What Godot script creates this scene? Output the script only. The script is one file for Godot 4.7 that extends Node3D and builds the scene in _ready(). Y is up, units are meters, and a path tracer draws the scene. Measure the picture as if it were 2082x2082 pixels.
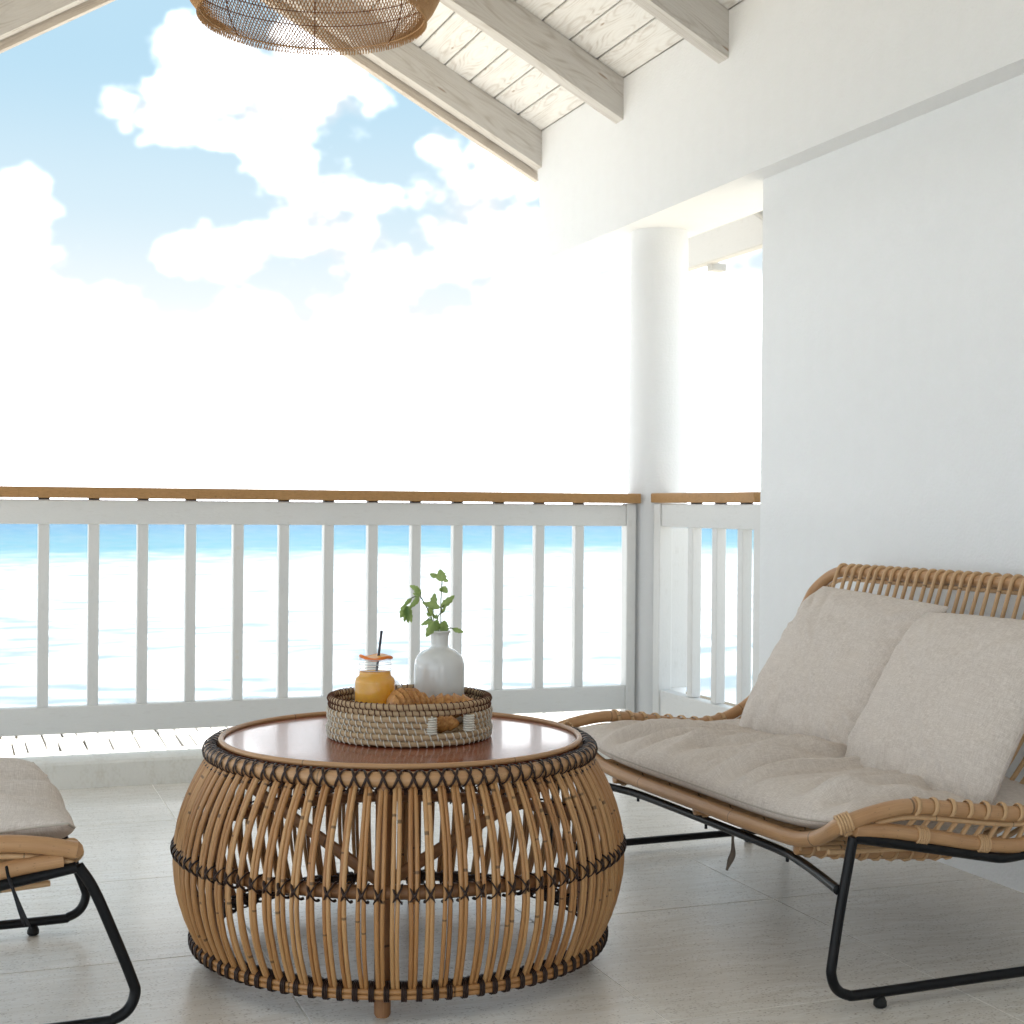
extends Node3D

# ------------------------------------------------------------------ mesh builder
class Mb:
	var v := PackedVector3Array()
	var n := PackedVector3Array()
	var uv := PackedVector2Array()
	var c := PackedColorArray()
	var i := PackedInt32Array()
	var col := Color(1, 1, 1)
	func vert(p: Vector3, nn: Vector3, t := Vector2.ZERO) -> int:
		v.append(p); n.append(nn); uv.append(t); c.append(col)
		return v.size() - 1
	func tri(a: int, b: int, d: int) -> void:
		var g := (v[b] - v[a]).cross(v[d] - v[a])
		if g.dot(n[a] + n[b] + n[d]) > 0.0:
			i.append(a); i.append(d); i.append(b)
		else:
			i.append(a); i.append(b); i.append(d)
	func quad(a: int, b: int, d: int, e: int) -> void:
		tri(a, b, d); tri(a, d, e)
	func flat(ps: Array, nn: Vector3, uvs: Array) -> void:
		var k := []
		for j in ps.size(): k.append(vert(ps[j], nn, uvs[j]))
		for j in range(1, ps.size() - 1): tri(k[0], k[j], k[j + 1])
	func mesh() -> ArrayMesh:
		var a := []
		a.resize(Mesh.ARRAY_MAX)
		a[Mesh.ARRAY_VERTEX] = v; a[Mesh.ARRAY_NORMAL] = n; a[Mesh.ARRAY_TEX_UV] = uv
		a[Mesh.ARRAY_COLOR] = c; a[Mesh.ARRAY_INDEX] = i
		var m := ArrayMesh.new()
		m.add_surface_from_arrays(Mesh.PRIMITIVE_TRIANGLES, a)
		return m
	# bevelled box; the grain (u) follows its longest side, in metres
	func box(o: Vector3, s: Vector3, bev := 0.003, b := Basis(), off := Vector2.ZERO) -> void:
		var h := s * 0.5
		bev = minf(bev, minf(h.x, minf(h.y, h.z)) * 0.6)
		var la := 0
		if s.y >= s.x and s.y >= s.z: la = 1
		elif s.z >= s.x: la = 2
		for ax in 3:
			for sg in [-1.0, 1.0]:
				var a1 := (ax + 1) % 3
				var a2 := (ax + 2) % 3
				if a2 == la: var sw := a1; a1 = a2; a2 = sw
				var ps := []
				var us := []
				for q in [[-1, -1], [1, -1], [1, 1], [-1, 1]]:
					var p := Vector3.ZERO
					p[ax] = h[ax] * sg; p[a1] = (h[a1] - bev) * q[0]; p[a2] = (h[a2] - bev) * q[1]
					ps.append(o + b * p); us.append(off + Vector2(p[a1], p[a2] + h[ax] * 1.7 * sg))
				var nn := Vector3.ZERO
				nn[ax] = sg
				flat(ps, b * nn, us)
		for ax in 3:                                   # edges along ax
			var a1 := (ax + 1) % 3
			var a2 := (ax + 2) % 3
			for s1 in [-1.0, 1.0]:
				for s2 in [-1.0, 1.0]:
					var ps := []
					var us := []
					for q in [[-1, 0], [1, 0], [1, 1], [-1, 1]]:
						var p := Vector3.ZERO
						p[ax] = (h[ax] - bev) * q[0]
						p[a1] = (h[a1] - (bev if q[1] == 1 else 0.0)) * s1
						p[a2] = (h[a2] - (0.0 if q[1] == 1 else bev)) * s2
						ps.append(o + b * p); us.append(off + Vector2(p[ax], p[a1]))
					var nn := Vector3.ZERO
					nn[a1] = s1; nn[a2] = s2
					flat(ps, b * nn.normalized(), us)
		for sx in [-1.0, 1.0]:
			for sy in [-1.0, 1.0]:
				for sz in [-1.0, 1.0]:
					var e := Vector3(sx, sy, sz)
					flat([o + b * (Vector3(h.x, h.y - bev, h.z - bev) * e), o + b * (Vector3(h.x - bev, h.y, h.z - bev) * e), o + b * (Vector3(h.x - bev, h.y - bev, h.z) * e)], b * e.normalized(), [off, off, off])
	# swept tube; rad: float or Array; flat: squash of the second axis
	func tube(p: Array, rad, sides := 8, closed := false, caps := true, squash := 1.0, up := Vector3.ZERO, u0 := 0.0) -> void:
		var m := p.size()
		var tan := []
		for j in m:
			var a: Vector3 = p[(j - 1 + m) % m] if (closed or j > 0) else p[j]
			var b: Vector3 = p[(j + 1) % m] if (closed or j < m - 1) else p[j]
			tan.append((b - a).normalized())
		var t0: Vector3 = tan[0]
		var nx := up
		if up == Vector3.ZERO:
			nx = t0.cross(Vector3.UP)
			if nx.length() < 0.1: nx = t0.cross(Vector3.RIGHT)
		nx = (nx - t0 * nx.dot(t0)).normalized()
		var rings := []
		var len := u0
		var cnt := m + 1 if closed else m
		for jj in cnt:
			var j := jj % m
			var t: Vector3 = tan[j]
			if up != Vector3.ZERO: nx = up
			nx = (nx - t * nx.dot(t)).normalized()
			var ny := t.cross(nx)
			if jj > 0: len += ((p[j] as Vector3) - (p[(j - 1 + m) % m] as Vector3)).length()
			var r: float = rad[j] if rad is Array else rad
			var ring := []
			for k in sides + 1:
				var an := TAU * k / sides
				var d := nx * cos(an) + ny * sin(an) * squash
				var nn := (nx * cos(an) * squash + ny * sin(an)).normalized()
				ring.append(vert(p[j] + d * r, nn, Vector2(len, float(k) / sides * 0.1)))
			rings.append(ring)
		for j in rings.size() - 1:
			for k in sides:
				quad(rings[j][k], rings[j][k + 1], rings[j + 1][k + 1], rings[j + 1][k])
		if caps and not closed:
			for e in [0, m - 1]:
				var nn: Vector3 = tan[e] * (-1.0 if e == 0 else 1.0)
				var r: float = rad[e] if rad is Array else rad
				var mid := vert(p[e] + nn * r * 0.25, nn, Vector2(len, 0.05))
				var last := -1
				for k in sides + 1:
					var q := vert(v[rings[e][k]], (nn + n[rings[e][k]] * 0.5).normalized(), uv[rings[e][k]])
					if last >= 0: tri(mid, last, q)
					last = q
	# surface of revolution about y; prof: Array of Vector2(r, y)
	func lathe(o: Vector3, prof: Array, sides := 32) -> void:
		var m := prof.size()
		var rings := []
		for j in m:
			var a: Vector2 = prof[maxi(j - 1, 0)]
			var b: Vector2 = prof[mini(j + 1, m - 1)]
			var d := (b - a).normalized()
			var ring := []
			for k in sides + 1:
				var an := TAU * k / sides
				var nn := Vector3(cos(an) * d.y, -d.x, sin(an) * d.y).normalized()
				ring.append(vert(o + Vector3(prof[j].x * cos(an), prof[j].y, prof[j].x * sin(an)), nn, Vector2(an * 0.1, prof[j].y)))
			rings.append(ring)
		for j in m - 1:
			for k in sides:
				quad(rings[j][k], rings[j][k + 1], rings[j + 1][k + 1], rings[j + 1][k])
	# grid of points rows x cols with numeric normals (sg flips them)
	func grid(P: Array, U: Array, sg := 1.0, wrap := false) -> void:
		var R := P.size()
		var C: int = P[0].size()
		var ids := []
		for r in R:
			var row := []
			for q in C:
				var qa := (q - 1 + C - 1) % (C - 1) if wrap else maxi(q - 1, 0)
				var qb := (q + 1) % (C - 1) if wrap else mini(q + 1, C - 1)
				var du: Vector3 = P[r][qb] - P[r][qa]
				var dv: Vector3 = P[mini(r + 1, R - 1)][q] - P[maxi(r - 1, 0)][q]
				var nn := du.cross(dv)
				nn = nn.normalized() * sg if nn.length() > 1e-12 else Vector3.UP
				row.append(vert(P[r][q], nn, U[r][q]))
			ids.append(row)
		for r in R - 1:
			for q in C - 1:
				quad(ids[r][q], ids[r][q + 1], ids[r + 1][q + 1], ids[r + 1][q])

# ------------------------------------------------------------------ scene helpers
var used := {}
var M := {}
var rng := RandomNumberGenerator.new()

func numbered(called: String) -> String:
	var k: int = used.get(called, 0)
	used[called] = k + 1
	return called if k == 0 else "%s_%03d" % [called, k]

func tag(o: Node, label := "", category := "", group := "", kind := "") -> Node:
	if label: o.set_meta("label", label)
	if category: o.set_meta("category", category)
	if group: o.set_meta("group", group)
	if kind: o.set_meta("kind", kind)
	return o

func thing(called: String, label: String, category: String, at := Vector3.ZERO, turn := 0.0, group := "") -> Node3D:
	var o := Node3D.new()
	o.name = numbered(called)
	add_child(o)
	o.position = at
	o.rotation.y = turn
	tag(o, label, category, group)
	return o

func obj(called: String, m, mat: Material, parent: Node = self, xf := Transform3D()) -> MeshInstance3D:
	var o := MeshInstance3D.new()
	o.mesh = m.mesh() if m is Mb else m
	o.material_override = mat
	o.transform = xf
	if parent == self:
		o.name = numbered(called)
		add_child(o)
	else:
		o.name = called
		parent.add_child(o, true)
	return o

func smooth(p: Array, per := 6, closed := false) -> Array:
	var out := []
	var m := p.size()
	var seg := m if closed else m - 1
	for j in seg:
		var a: Vector3 = p[(j - 1 + m) % m] if (closed or j > 0) else p[0] * 2.0 - p[1]
		var b: Vector3 = p[j]
		var d: Vector3 = p[(j + 1) % m]
		var e: Vector3 = p[(j + 2) % m] if (closed or j < m - 2) else p[m - 1] * 2.0 - p[m - 2]
		for k in per:
			out.append(b.cubic_interpolate(d, a, e, float(k) / per))
	if not closed: out.append(p[m - 1])
	return out

func rr(a: float, b: float) -> float:
	return rng.randf_range(a, b)

# ------------------------------------------------------------------ textures
func noise(sd: int, f: float, oct := 4) -> FastNoiseLite:
	var q := FastNoiseLite.new()
	q.seed = sd
	q.frequency = f
	q.noise_type = FastNoiseLite.TYPE_SIMPLEX_SMOOTH
	q.fractal_octaves = oct
	return q

func pp(x: float) -> float:                            # ping-pong, so that the repeat has no seam
	return absf(2.0 * x - 1.0)

func picture(w: int, h: int, f: Callable) -> ImageTexture:
	var im := Image.create(w, h, false, Image.FORMAT_RGB8)
	for y in h:
		for x in w:
			im.set_pixel(x, y, f.call(float(x) / w, float(y) / h))
	im.generate_mipmaps()
	return ImageTexture.create_from_image(im)

func relief(w: int, h: int, f: Callable, strength: float) -> ImageTexture:
	var im := Image.create(w, h, false, Image.FORMAT_RGB8)
	for y in h:
		for x in w:
			var k: float = clampf(f.call(float(x) / w, float(y) / h), 0.0, 1.0)
			im.set_pixel(x, y, Color(k, k, k))
	im.bump_map_to_normal_map(strength)
	im.generate_mipmaps()
	return ImageTexture.create_from_image(im)

func lin(r: float, g: float, b: float) -> Color:
	return Color(r, g, b).linear_to_srgb()

func mat(albedo: Color, rough := 0.6, spec := 0.5, tex: Texture2D = null, scale := Vector3.ONE, nrm: Texture2D = null, ns := 1.0) -> StandardMaterial3D:
	var m := StandardMaterial3D.new()
	m.albedo_color = albedo
	m.roughness = rough
	m.metallic_specular = spec
	if tex: m.albedo_texture = tex
	m.uv1_scale = scale
	if nrm:
		m.normal_enabled = true
		m.normal_texture = nrm
		m.normal_scale = ns
	return m

func tri(m: StandardMaterial3D, s: float) -> StandardMaterial3D:
	m.uv1_triplanar = true
	m.uv1_world_triplanar = true
	m.uv1_scale = Vector3(s, s, s)
	return m

func make_materials() -> void:
	var n1 := noise(3, 1.0, 4)
	var n2 := noise(11, 1.0, 3)
	var n0 := noise(17, 1.0, 1)
	# wood: grain along u; returns 0..1
	var grain := func(u: float, v: float, sd: float, rings: float) -> float:
		var a := pp(u)
		var b := pp(v)
		var w: float = n1.get_noise_3d(a * 1.6, b * 5.0, sd) * 1.3
		var k: float = sin((b * rings + w * 4.0) * TAU) * 0.5 + 0.5
		var fine: float = n2.get_noise_3d(a * 10.0, b * 160.0, sd + 7.0) * 0.5 + 0.5
		return clampf(k * 0.45 + fine * 0.6, 0.0, 1.0)
	# whitewashed timber
	var ww := picture(448, 448, func(u, v):
		var a := pp(u)
		var b := pp(v)
		var w: float = n0.get_noise_3d(a * 0.9, b * 2.2, 1.0)
		var rings: float = pow(0.5 + 0.5 * sin((b * 8.0 + w * 3.5) * TAU), 3.0)
		var streak: float = n2.get_noise_3d(a * 3.0, b * 70.0 + w * 12.0, 8.0) * 0.5 + 0.5
		var worn: float = clampf(n1.get_noise_3d(a * 1.8, b * 5.0, 40.0) * 1.5 + 0.35, 0.0, 1.0)
		var k := clampf((rings * 0.45 + streak * 0.75 - 0.25) * (0.25 + worn), 0.0, 1.0)
		var cl := lin(0.83, 0.82, 0.80).lerp(lin(0.36, 0.305, 0.255), k * 0.52)
		var kx := a - 0.37
		var ky := (b - 0.61) * 1.0
		var kn := sqrt(kx * kx * 9.0 + ky * ky * 40.0)
		if kn < 0.14: cl = cl.lerp(lin(0.24, 0.15, 0.09), 0.55 * clampf((0.14 - kn) * 14.0, 0.0, 1.0))
		return cl)
	var wwn := relief(512, 256, func(u, v): return grain.call(u, v, 1.0, 7.0), 2.0)
	M.whitewash = mat(Color(1, 1, 1), 0.65, 0.3, ww, Vector3(1.1, 2.6, 1), wwn, 0.12)
	M.rafter = mat(lin(0.76, 0.74, 0.72), 0.65, 0.3, ww, Vector3(0.8, 2.2, 1), wwn, 0.5)
	M.barge = mat(lin(0.78, 0.71, 0.64), 0.65, 0.3, ww, Vector3(0.8, 2.2, 1), wwn, 0.5)
	# white paint over timber with a faint brushed grain
	var wp := picture(256, 256, func(u, v):
		var g: float = grain.call(u, v, 5.0, 5.0)
		var s: float = n1.get_noise_3d(pp(u) * 6.0, pp(v) * 6.0, 60.0)
		return lin(0.76, 0.755, 0.74).lerp(lin(0.66, 0.645, 0.615), clampf(g * 0.3 + maxf(s - 0.25, 0.0) * 0.8, 0.0, 1.0)))
	M.paint = mat(Color(1, 1, 1), 0.5, 0.4, wp, Vector3(1.6, 5.0, 1), wwn, 0.25)
	# plaster
	var pl := picture(256, 256, func(u, v):
		var s: float = n1.get_noise_3d(pp(u) * 4.0, pp(v) * 4.0, 80.0) + 0.5 * n2.get_noise_3d(pp(u) * 30.0, pp(v) * 30.0, 81.0)
		return lin(0.82, 0.825, 0.83).lerp(lin(0.80, 0.803, 0.806), clampf(s * 0.6 + 0.4, 0.0, 1.0)))
	var pln := relief(256, 256, func(u, v): return 0.5 + 0.35 * n2.get_noise_3d(pp(u) * 45.0, pp(v) * 45.0, 90.0) + 0.3 * n1.get_noise_3d(pp(u) * 9.0, pp(v) * 9.0, 91.0), 1.6)
	M.plaster = tri(mat(Color(1, 1, 1), 0.75, 0.3, pl, Vector3.ONE, pln, 0.35), 1.4)
	# weathered render of the kerb and the column: stains with a grain
	var kb := picture(512, 256, func(u, v):
		var s: float = n1.get_noise_3d(pp(u) * 7.0, pp(v) * 3.0, 100.0) + 0.6 * n2.get_noise_3d(pp(u) * 40.0, pp(v) * 30.0, 101.0)
		return lin(0.74, 0.72, 0.67).lerp(lin(0.60, 0.555, 0.48), clampf(s * 0.9 - 0.05, 0.0, 1.0)))
	M.kerb = tri(mat(Color(1, 1, 1), 0.7, 0.3, kb, Vector3.ONE, pln, 0.5), 1.2)
	# travertine
	var pits := noise(21, 1.0, 2)
	var trav := picture(640, 640, func(u, v):
		var a := pp(u)
		var b := pp(v)
		var wv: float = n1.get_noise_3d(a * 1.6, b * 1.6, 120.0) * 0.22
		var band: float = n2.get_noise_3d(a * 2.0, b * 26.0 + wv * 9.0, 121.0) * 0.5 + 0.5
		var fine: float = n2.get_noise_3d(a * 12.0, b * 150.0 + wv * 40.0, 122.0) * 0.5 + 0.5
		var cl := lin(0.84, 0.805, 0.755).lerp(lin(0.64, 0.58, 0.50), clampf((band - 0.5) * 0.8 + (fine - 0.5) * 0.8 + 0.40, 0.0, 1.0))
		var p: float = pits.get_noise_3d(a * 60.0, b * 210.0 + wv * 60.0, 123.0)
		var where: float = n1.get_noise_3d(a * 5.0, b * 16.0 + wv * 9.0, 124.0)
		if p > 0.50 - 0.45 * where: cl = cl.lerp(lin(0.22, 0.165, 0.12), clampf((p - 0.32) * 2.2, 0.0, 0.8))
		return cl)
	var travn := relief(384, 384, func(u, v):
		var p: float = pits.get_noise_3d(pp(u) * 95.0, pp(v) * 300.0, 123.0)
		return 0.8 - maxf(p - 0.5, 0.0) * 2.0 + 0.06 * n2.get_noise_3d(pp(u) * 8.0, pp(v) * 90.0, 125.0), 1.5)
	M.tile = mat(Color(1, 1, 1), 0.27, 0.5, trav, Vector3(0.8, 0.8, 1), travn, 0.3)
	M.grout = mat(lin(0.83, 0.80, 0.74), 0.8, 0.2)
	# teak handrail: short dark flecks
	var tk := picture(512, 256, func(u, v):
		var g: float = grain.call(u, v, 9.0, 6.0)
		var fl: float = n2.get_noise_3d(pp(u) * 26.0, pp(v) * 60.0, 131.0)
		var cl := lin(0.50, 0.29, 0.122).lerp(lin(0.34, 0.175, 0.064), g * 0.8)
		return cl.lerp(lin(0.10, 0.05, 0.02), clampf((fl - 0.35) * 3.0, 0.0, 0.7)))
	M.teak = mat(Color(1, 1, 1), 0.55, 0.4, tk, Vector3(1.2, 8.0, 1))
	# rattan canes and poles (u: metres along the cane); thin dark joints where the cane had its nodes
	var ratf := func(u: float, v: float, light: Color, dark: Color, nodes: float) -> Color:
		var st: float = n2.get_noise_3d(pp(u) * 4.0, pp(v) * 24.0, 140.0) * 0.5 + 0.5
		var bl: float = n1.get_noise_3d(pp(u) * 6.0, pp(v) * 3.0, 141.0) * 0.5 + 0.5
		var cl := light.lerp(dark, clampf(st * 0.75 + bl * 0.55 - 0.3, 0.0, 1.0))
		var sp: float = n2.get_noise_3d(pp(u) * 70.0, pp(v) * 22.0, 142.0)
		if sp > 0.60: cl = cl.lerp(dark * 0.4, 0.5)
		for k in [0.13, 0.41, 0.78]:
			var d := absf(u - k)
			if d < nodes: cl = cl.lerp(dark * 0.35, 0.55)
			elif d < nodes * 3.0: cl = cl.lerp(light, 0.45)
		return cl
	var rc := picture(512, 128, func(u, v): return ratf.call(u, v, lin(0.50, 0.262, 0.100), lin(0.29, 0.120, 0.036), 0.0022))
	var ps := picture(256, 64, func(u, v): return ratf.call(u, v, lin(0.66, 0.425, 0.23), lin(0.50, 0.29, 0.137), 0.002))
	var rpale := picture(512, 128, func(u, v): return ratf.call(u, v, lin(0.58, 0.335, 0.145), lin(0.37, 0.175, 0.062), 0.0022))
	M.cane = mat(Color(1, 1, 1), 0.42, 0.5, rc, Vector3(1.15, 10.0, 1))
	M.cane_pale = mat(lin(1.0, 1.0, 1.0), 0.45, 0.5, rpale, Vector3(0.9, 10.0, 1))
	M.cane_pale.uv1_offset = Vector3(0.37, 0.4, 0)
	M.cane_dark = mat(lin(0.86, 0.80, 0.74), 0.42, 0.5, rc, Vector3(1.3, 10.0, 1))
	M.cane_dark.uv1_offset = Vector3(0.7, 0.2, 0)
	var rp := picture(512, 128, func(u, v): return ratf.call(u, v, lin(0.54, 0.315, 0.155), lin(0.36, 0.175, 0.073), 0.0012))
	M.pole = mat(Color(1, 1, 1), 0.4, 0.5, rp, Vector3(0.9, 10.0, 1))
	M.strip = mat(Color(1, 1, 1), 0.45, 0.5, ps, Vector3(2.0, 10.0, 1))
	M.slat = mat(lin(0.96, 0.98, 1.0), 0.45, 0.5, ps, Vector3(1.3, 10.0, 1))
	M.frame_wood = mat(lin(0.58, 0.48, 0.40), 0.5, 0.5, rp, Vector3(1.0, 10.0, 1))
	M.binding = mat(lin(0.032, 0.016, 0.011), 0.36, 0.35)
	# mahogany table top, varnished
	var mh := picture(512, 256, func(u, v):
		var g: float = grain.call(u, v, 15.0, 9.0)
		return lin(0.36, 0.10, 0.045).lerp(lin(0.15, 0.034, 0.016), g * 0.85))
	M.mahogany = mat(Color(1, 1, 1), 0.22, 0.45, mh, Vector3(1.2, 2.4, 1), wwn, 0.05)
	M.mahogany.clearcoat_enabled = true
	M.mahogany.clearcoat = 0.35
	M.mahogany.clearcoat_roughness = 0.07
	# linen: threads both ways, with slubs
	var lnc := noise(31, 1.0, 2)
	var weave := func(u: float, v: float) -> float:
		var a: float = lnc.get_noise_3d(pp(u) * 8.0, pp(v) * 170.0, 150.0)
		var b: float = lnc.get_noise_3d(pp(u) * 170.0, pp(v) * 8.0, 151.0)
		return clampf(0.5 + a * 0.55 + b * 0.55, 0.0, 1.0)
	var ln := picture(640, 640, func(u, v): return lin(0.765, 0.695, 0.635).lerp(lin(0.53, 0.455, 0.40), weave.call(u, v)))
	var lnn := relief(448, 448, func(u, v): return weave.call(u, v), 1.5)
	M.linen = mat(Color(1, 1, 1), 0.95, 0.15, ln, Vector3(3.6, 3.6, 1), lnn, 0.18)
	M.piping = mat(lin(0.50, 0.44, 0.38), 0.95, 0.15)
	M.ribbon = mat(lin(0.20, 0.16, 0.13), 0.9, 0.2)
	M.ribbon_dark = mat(lin(0.035, 0.035, 0.038), 0.9, 0.2)
	var bk := relief(256, 256, func(u, v): return 0.5 + 0.4 * n2.get_noise_3d(pp(u) * 40.0, pp(v) * 40.0, 160.0), 1.0)
	M.steel = tri(mat(lin(0.006, 0.006, 0.007), 0.33, 0.32, null, Vector3.ONE, bk, 0.2), 9.0)
	M.rubber = mat(lin(0.01, 0.01, 0.01), 0.6, 0.4)
	# seagrass coil
	var sg := picture(256, 64, func(u, v):
		var s: float = n2.get_noise_3d(pp(u) * 20.0, pp(v) * 26.0, 170.0) * 0.5 + 0.5
		var b: float = n1.get_noise_3d(pp(u) * 8.0, pp(v) * 2.0, 171.0) * 0.5 + 0.5
		return lin(0.55, 0.405, 0.255).lerp(lin(0.31, 0.20, 0.11), clampf(s * 0.7 + b * 0.5 - 0.25, 0.0, 1.0)))
	M.seagrass = mat(Color(1, 1, 1), 0.75, 0.3, sg, Vector3(4.0, 10.0, 1))
	M.thread_white = mat(lin(0.72, 0.68, 0.60), 0.8, 0.2)
	M.thread_brown = mat(lin(0.12, 0.055, 0.035), 0.7, 0.3)
	M.ceramic = mat(lin(0.64, 0.635, 0.62), 0.22, 0.5)
	M.ceramic.clearcoat_enabled = true
	M.ceramic.clearcoat = 0.6
	M.ceramic.clearcoat_roughness = 0.06
	M.glass = mat(Color(0.97, 0.98, 0.98, 0.06), 0.03, 0.5)
	M.glass.transparency = BaseMaterial3D.TRANSPARENCY_ALPHA
	M.glass_edge = mat(Color(0.94, 0.96, 0.96, 0.32), 0.05, 0.5)
	M.glass_edge.transparency = BaseMaterial3D.TRANSPARENCY_ALPHA
	var jc := picture(128, 128, func(u, v):
		var s: float = n1.get_noise_3d(pp(u) * 5.0, pp(v) * 5.0, 180.0) * 0.5 + 0.5
		return lin(0.98, 0.64, 0.02).lerp(lin(0.96, 0.50, 0.01), s))
	M.juice = mat(Color(1, 1, 1), 0.4, 0.1, jc, Vector3(8, 8, 1))
	M.juice.backlight_enabled = true
	M.juice.backlight = lin(1.0, 1.0, 1.0)
	M.orange = mat(lin(0.92, 0.42, 0.03), 0.4, 0.5)
	M.orange.backlight_enabled = true
	M.orange.backlight = lin(0.3, 0.3, 0.3)
	M.peel = mat(lin(0.82, 0.20, 0.02), 0.4, 0.5)
	M.straw = mat(lin(0.012, 0.008, 0.02), 0.4, 0.5)
	var cr := picture(256, 256, func(u, v):
		var s: float = n1.get_noise_3d(pp(u) * 6.0, pp(v) * 9.0, 190.0) + 0.5 * n2.get_noise_3d(pp(u) * 30.0, pp(v) * 30.0, 191.0)
		return lin(0.60, 0.315, 0.095).lerp(lin(0.32, 0.105, 0.025), clampf(s * 0.9 + 0.4, 0.0, 1.0)))
	var crn := relief(256, 256, func(u, v): return 0.5 + 0.5 * n2.get_noise_3d(pp(u) * 22.0, pp(v) * 22.0, 192.0), 3.0)
	M.pastry = tri(mat(Color(1, 1, 1), 0.45, 0.5, cr, Vector3.ONE, crn, 0.9), 8.0)
	M.leaf = mat(lin(0.06, 0.125, 0.028), 0.4, 0.5)
	M.leaf.backlight_enabled = true
	M.leaf.backlight = lin(0.45, 0.55, 0.2)
	M.leaf_pale = mat(lin(0.09, 0.16, 0.045), 0.45, 0.5)
	M.leaf_pale.backlight_enabled = true
	M.leaf_pale.backlight = lin(0.45, 0.55, 0.2)
	M.stem = mat(lin(0.13, 0.15, 0.05), 0.6, 0.4)
	M.wicker = mat(lin(0.50, 0.30, 0.145), 0.6, 0.4)
	M.wicker_dark = mat(lin(0.22, 0.095, 0.045), 0.6, 0.4)
	var sh := picture(256, 256, func(u, v):
		var g: float = grain.call(u, v, 25.0, 6.0)
		return lin(0.78, 0.76, 0.72).lerp(lin(0.50, 0.46, 0.41), g * 0.5))
	M.shingle = mat(Color(1, 1, 1), 0.85, 0.2, sh, Vector3(2.5, 2.5, 1))
	M.underlay = mat(lin(0.10, 0.09, 0.07), 0.9, 0.2)
	M.sea = mat(Color(1, 1, 1), 0.5, 0.12)
	M.sea.vertex_color_use_as_albedo = true
	M.eave = mat(lin(0.74, 0.72, 0.69), 0.6, 0.3, wp, Vector3(1.6, 5.0, 1))
	M.sand = mat(lin(0.62, 0.55, 0.43), 0.9, 0.2)

# ------------------------------------------------------------------ the sky: air and clouds for every direction
func make_sky() -> Sky:
	var W := 4096
	var H := 2048
	var im := Image.create(W, H, false, Image.FORMAT_RGBF)
	var big := noise(5, 1.0, 5)
	var det := noise(8, 1.0, 5)
	# heaps of cloud: azimuth (degrees right of -z), elevation, half width, half height
	var heaps := [[10.3, 16.0, 3.42, 1.55], [6.7, 14.6, 1.97, 1.04], [13.1, 15.4, 2.17, 1.55], [10.9, 14.8, 2.69, 1.24], [8.9, 17.0, 1.76, 1.14], [8.3, 15.0, 2.48, 1.35], [12.1, 16.5, 1.86, 1.66], [11.9, 12.3, 1.28, 1.28], [12.9, 11.3, 2.28, 1.76], [13.7, 10.3, 3.11, 2.28], [9.5, 9.4, 2.59, 1.24], [15.4, 9.0, 2.90, 2.07], [12.1, 6.5, 6.21, 2.28], [1.5, 10.0, 1.66, 1.86], [2.1, 8.0, 2.38, 1.86], [5.6, 6.1, 3.11, 0.93], [19.1, 11.6, 2.69, 2.59], [18.1, 10.6, 2.28, 1.24], [21.2, 9.4, 4.35, 3.31], [20.3, 12.8, 1.86, 2.07], [26.3, 8.1, 5.38, 4.14], [24.9, 11.0, 3.31, 3.11], [17.6, 13.7, 1.04, 0.93], [16.4, 7.0, 4.14, 2.07]]
	var step := 16
	for by in range(0, H, step):
		var el0 := 90.0 - 180.0 * (by + step * 0.5) / H
		for bx in range(0, W, step):
			var az0 := wrapf(360.0 * (bx + step * 0.5) / W, -180.0, 180.0)
			if el0 < 0.0:
				im.fill_rect(Rect2i(bx, by, step, step), Color(0.55, 0.62, 0.66))
				continue
			var near := el0 < 22.0 and az0 > -3.0 and az0 < 40.5
			var sub := 1 if near else 4
			for y in range(by, by + step, sub):
				var el := 90.0 - 180.0 * (y + sub * 0.5) / H
				for x in range(bx, bx + step, sub):
					var c := sky_color(wrapf(360.0 * (x + sub * 0.5) / W, -180.0, 180.0), el, big, det, heaps)
					if sub == 1: im.set_pixel(x, y, c)
					else: im.fill_rect(Rect2i(x, y, sub, sub), c)
	var pm := PanoramaSkyMaterial.new()
	pm.panorama = ImageTexture.create_from_image(im)
	var sky := Sky.new()
	sky.sky_material = pm
	return sky

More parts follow.
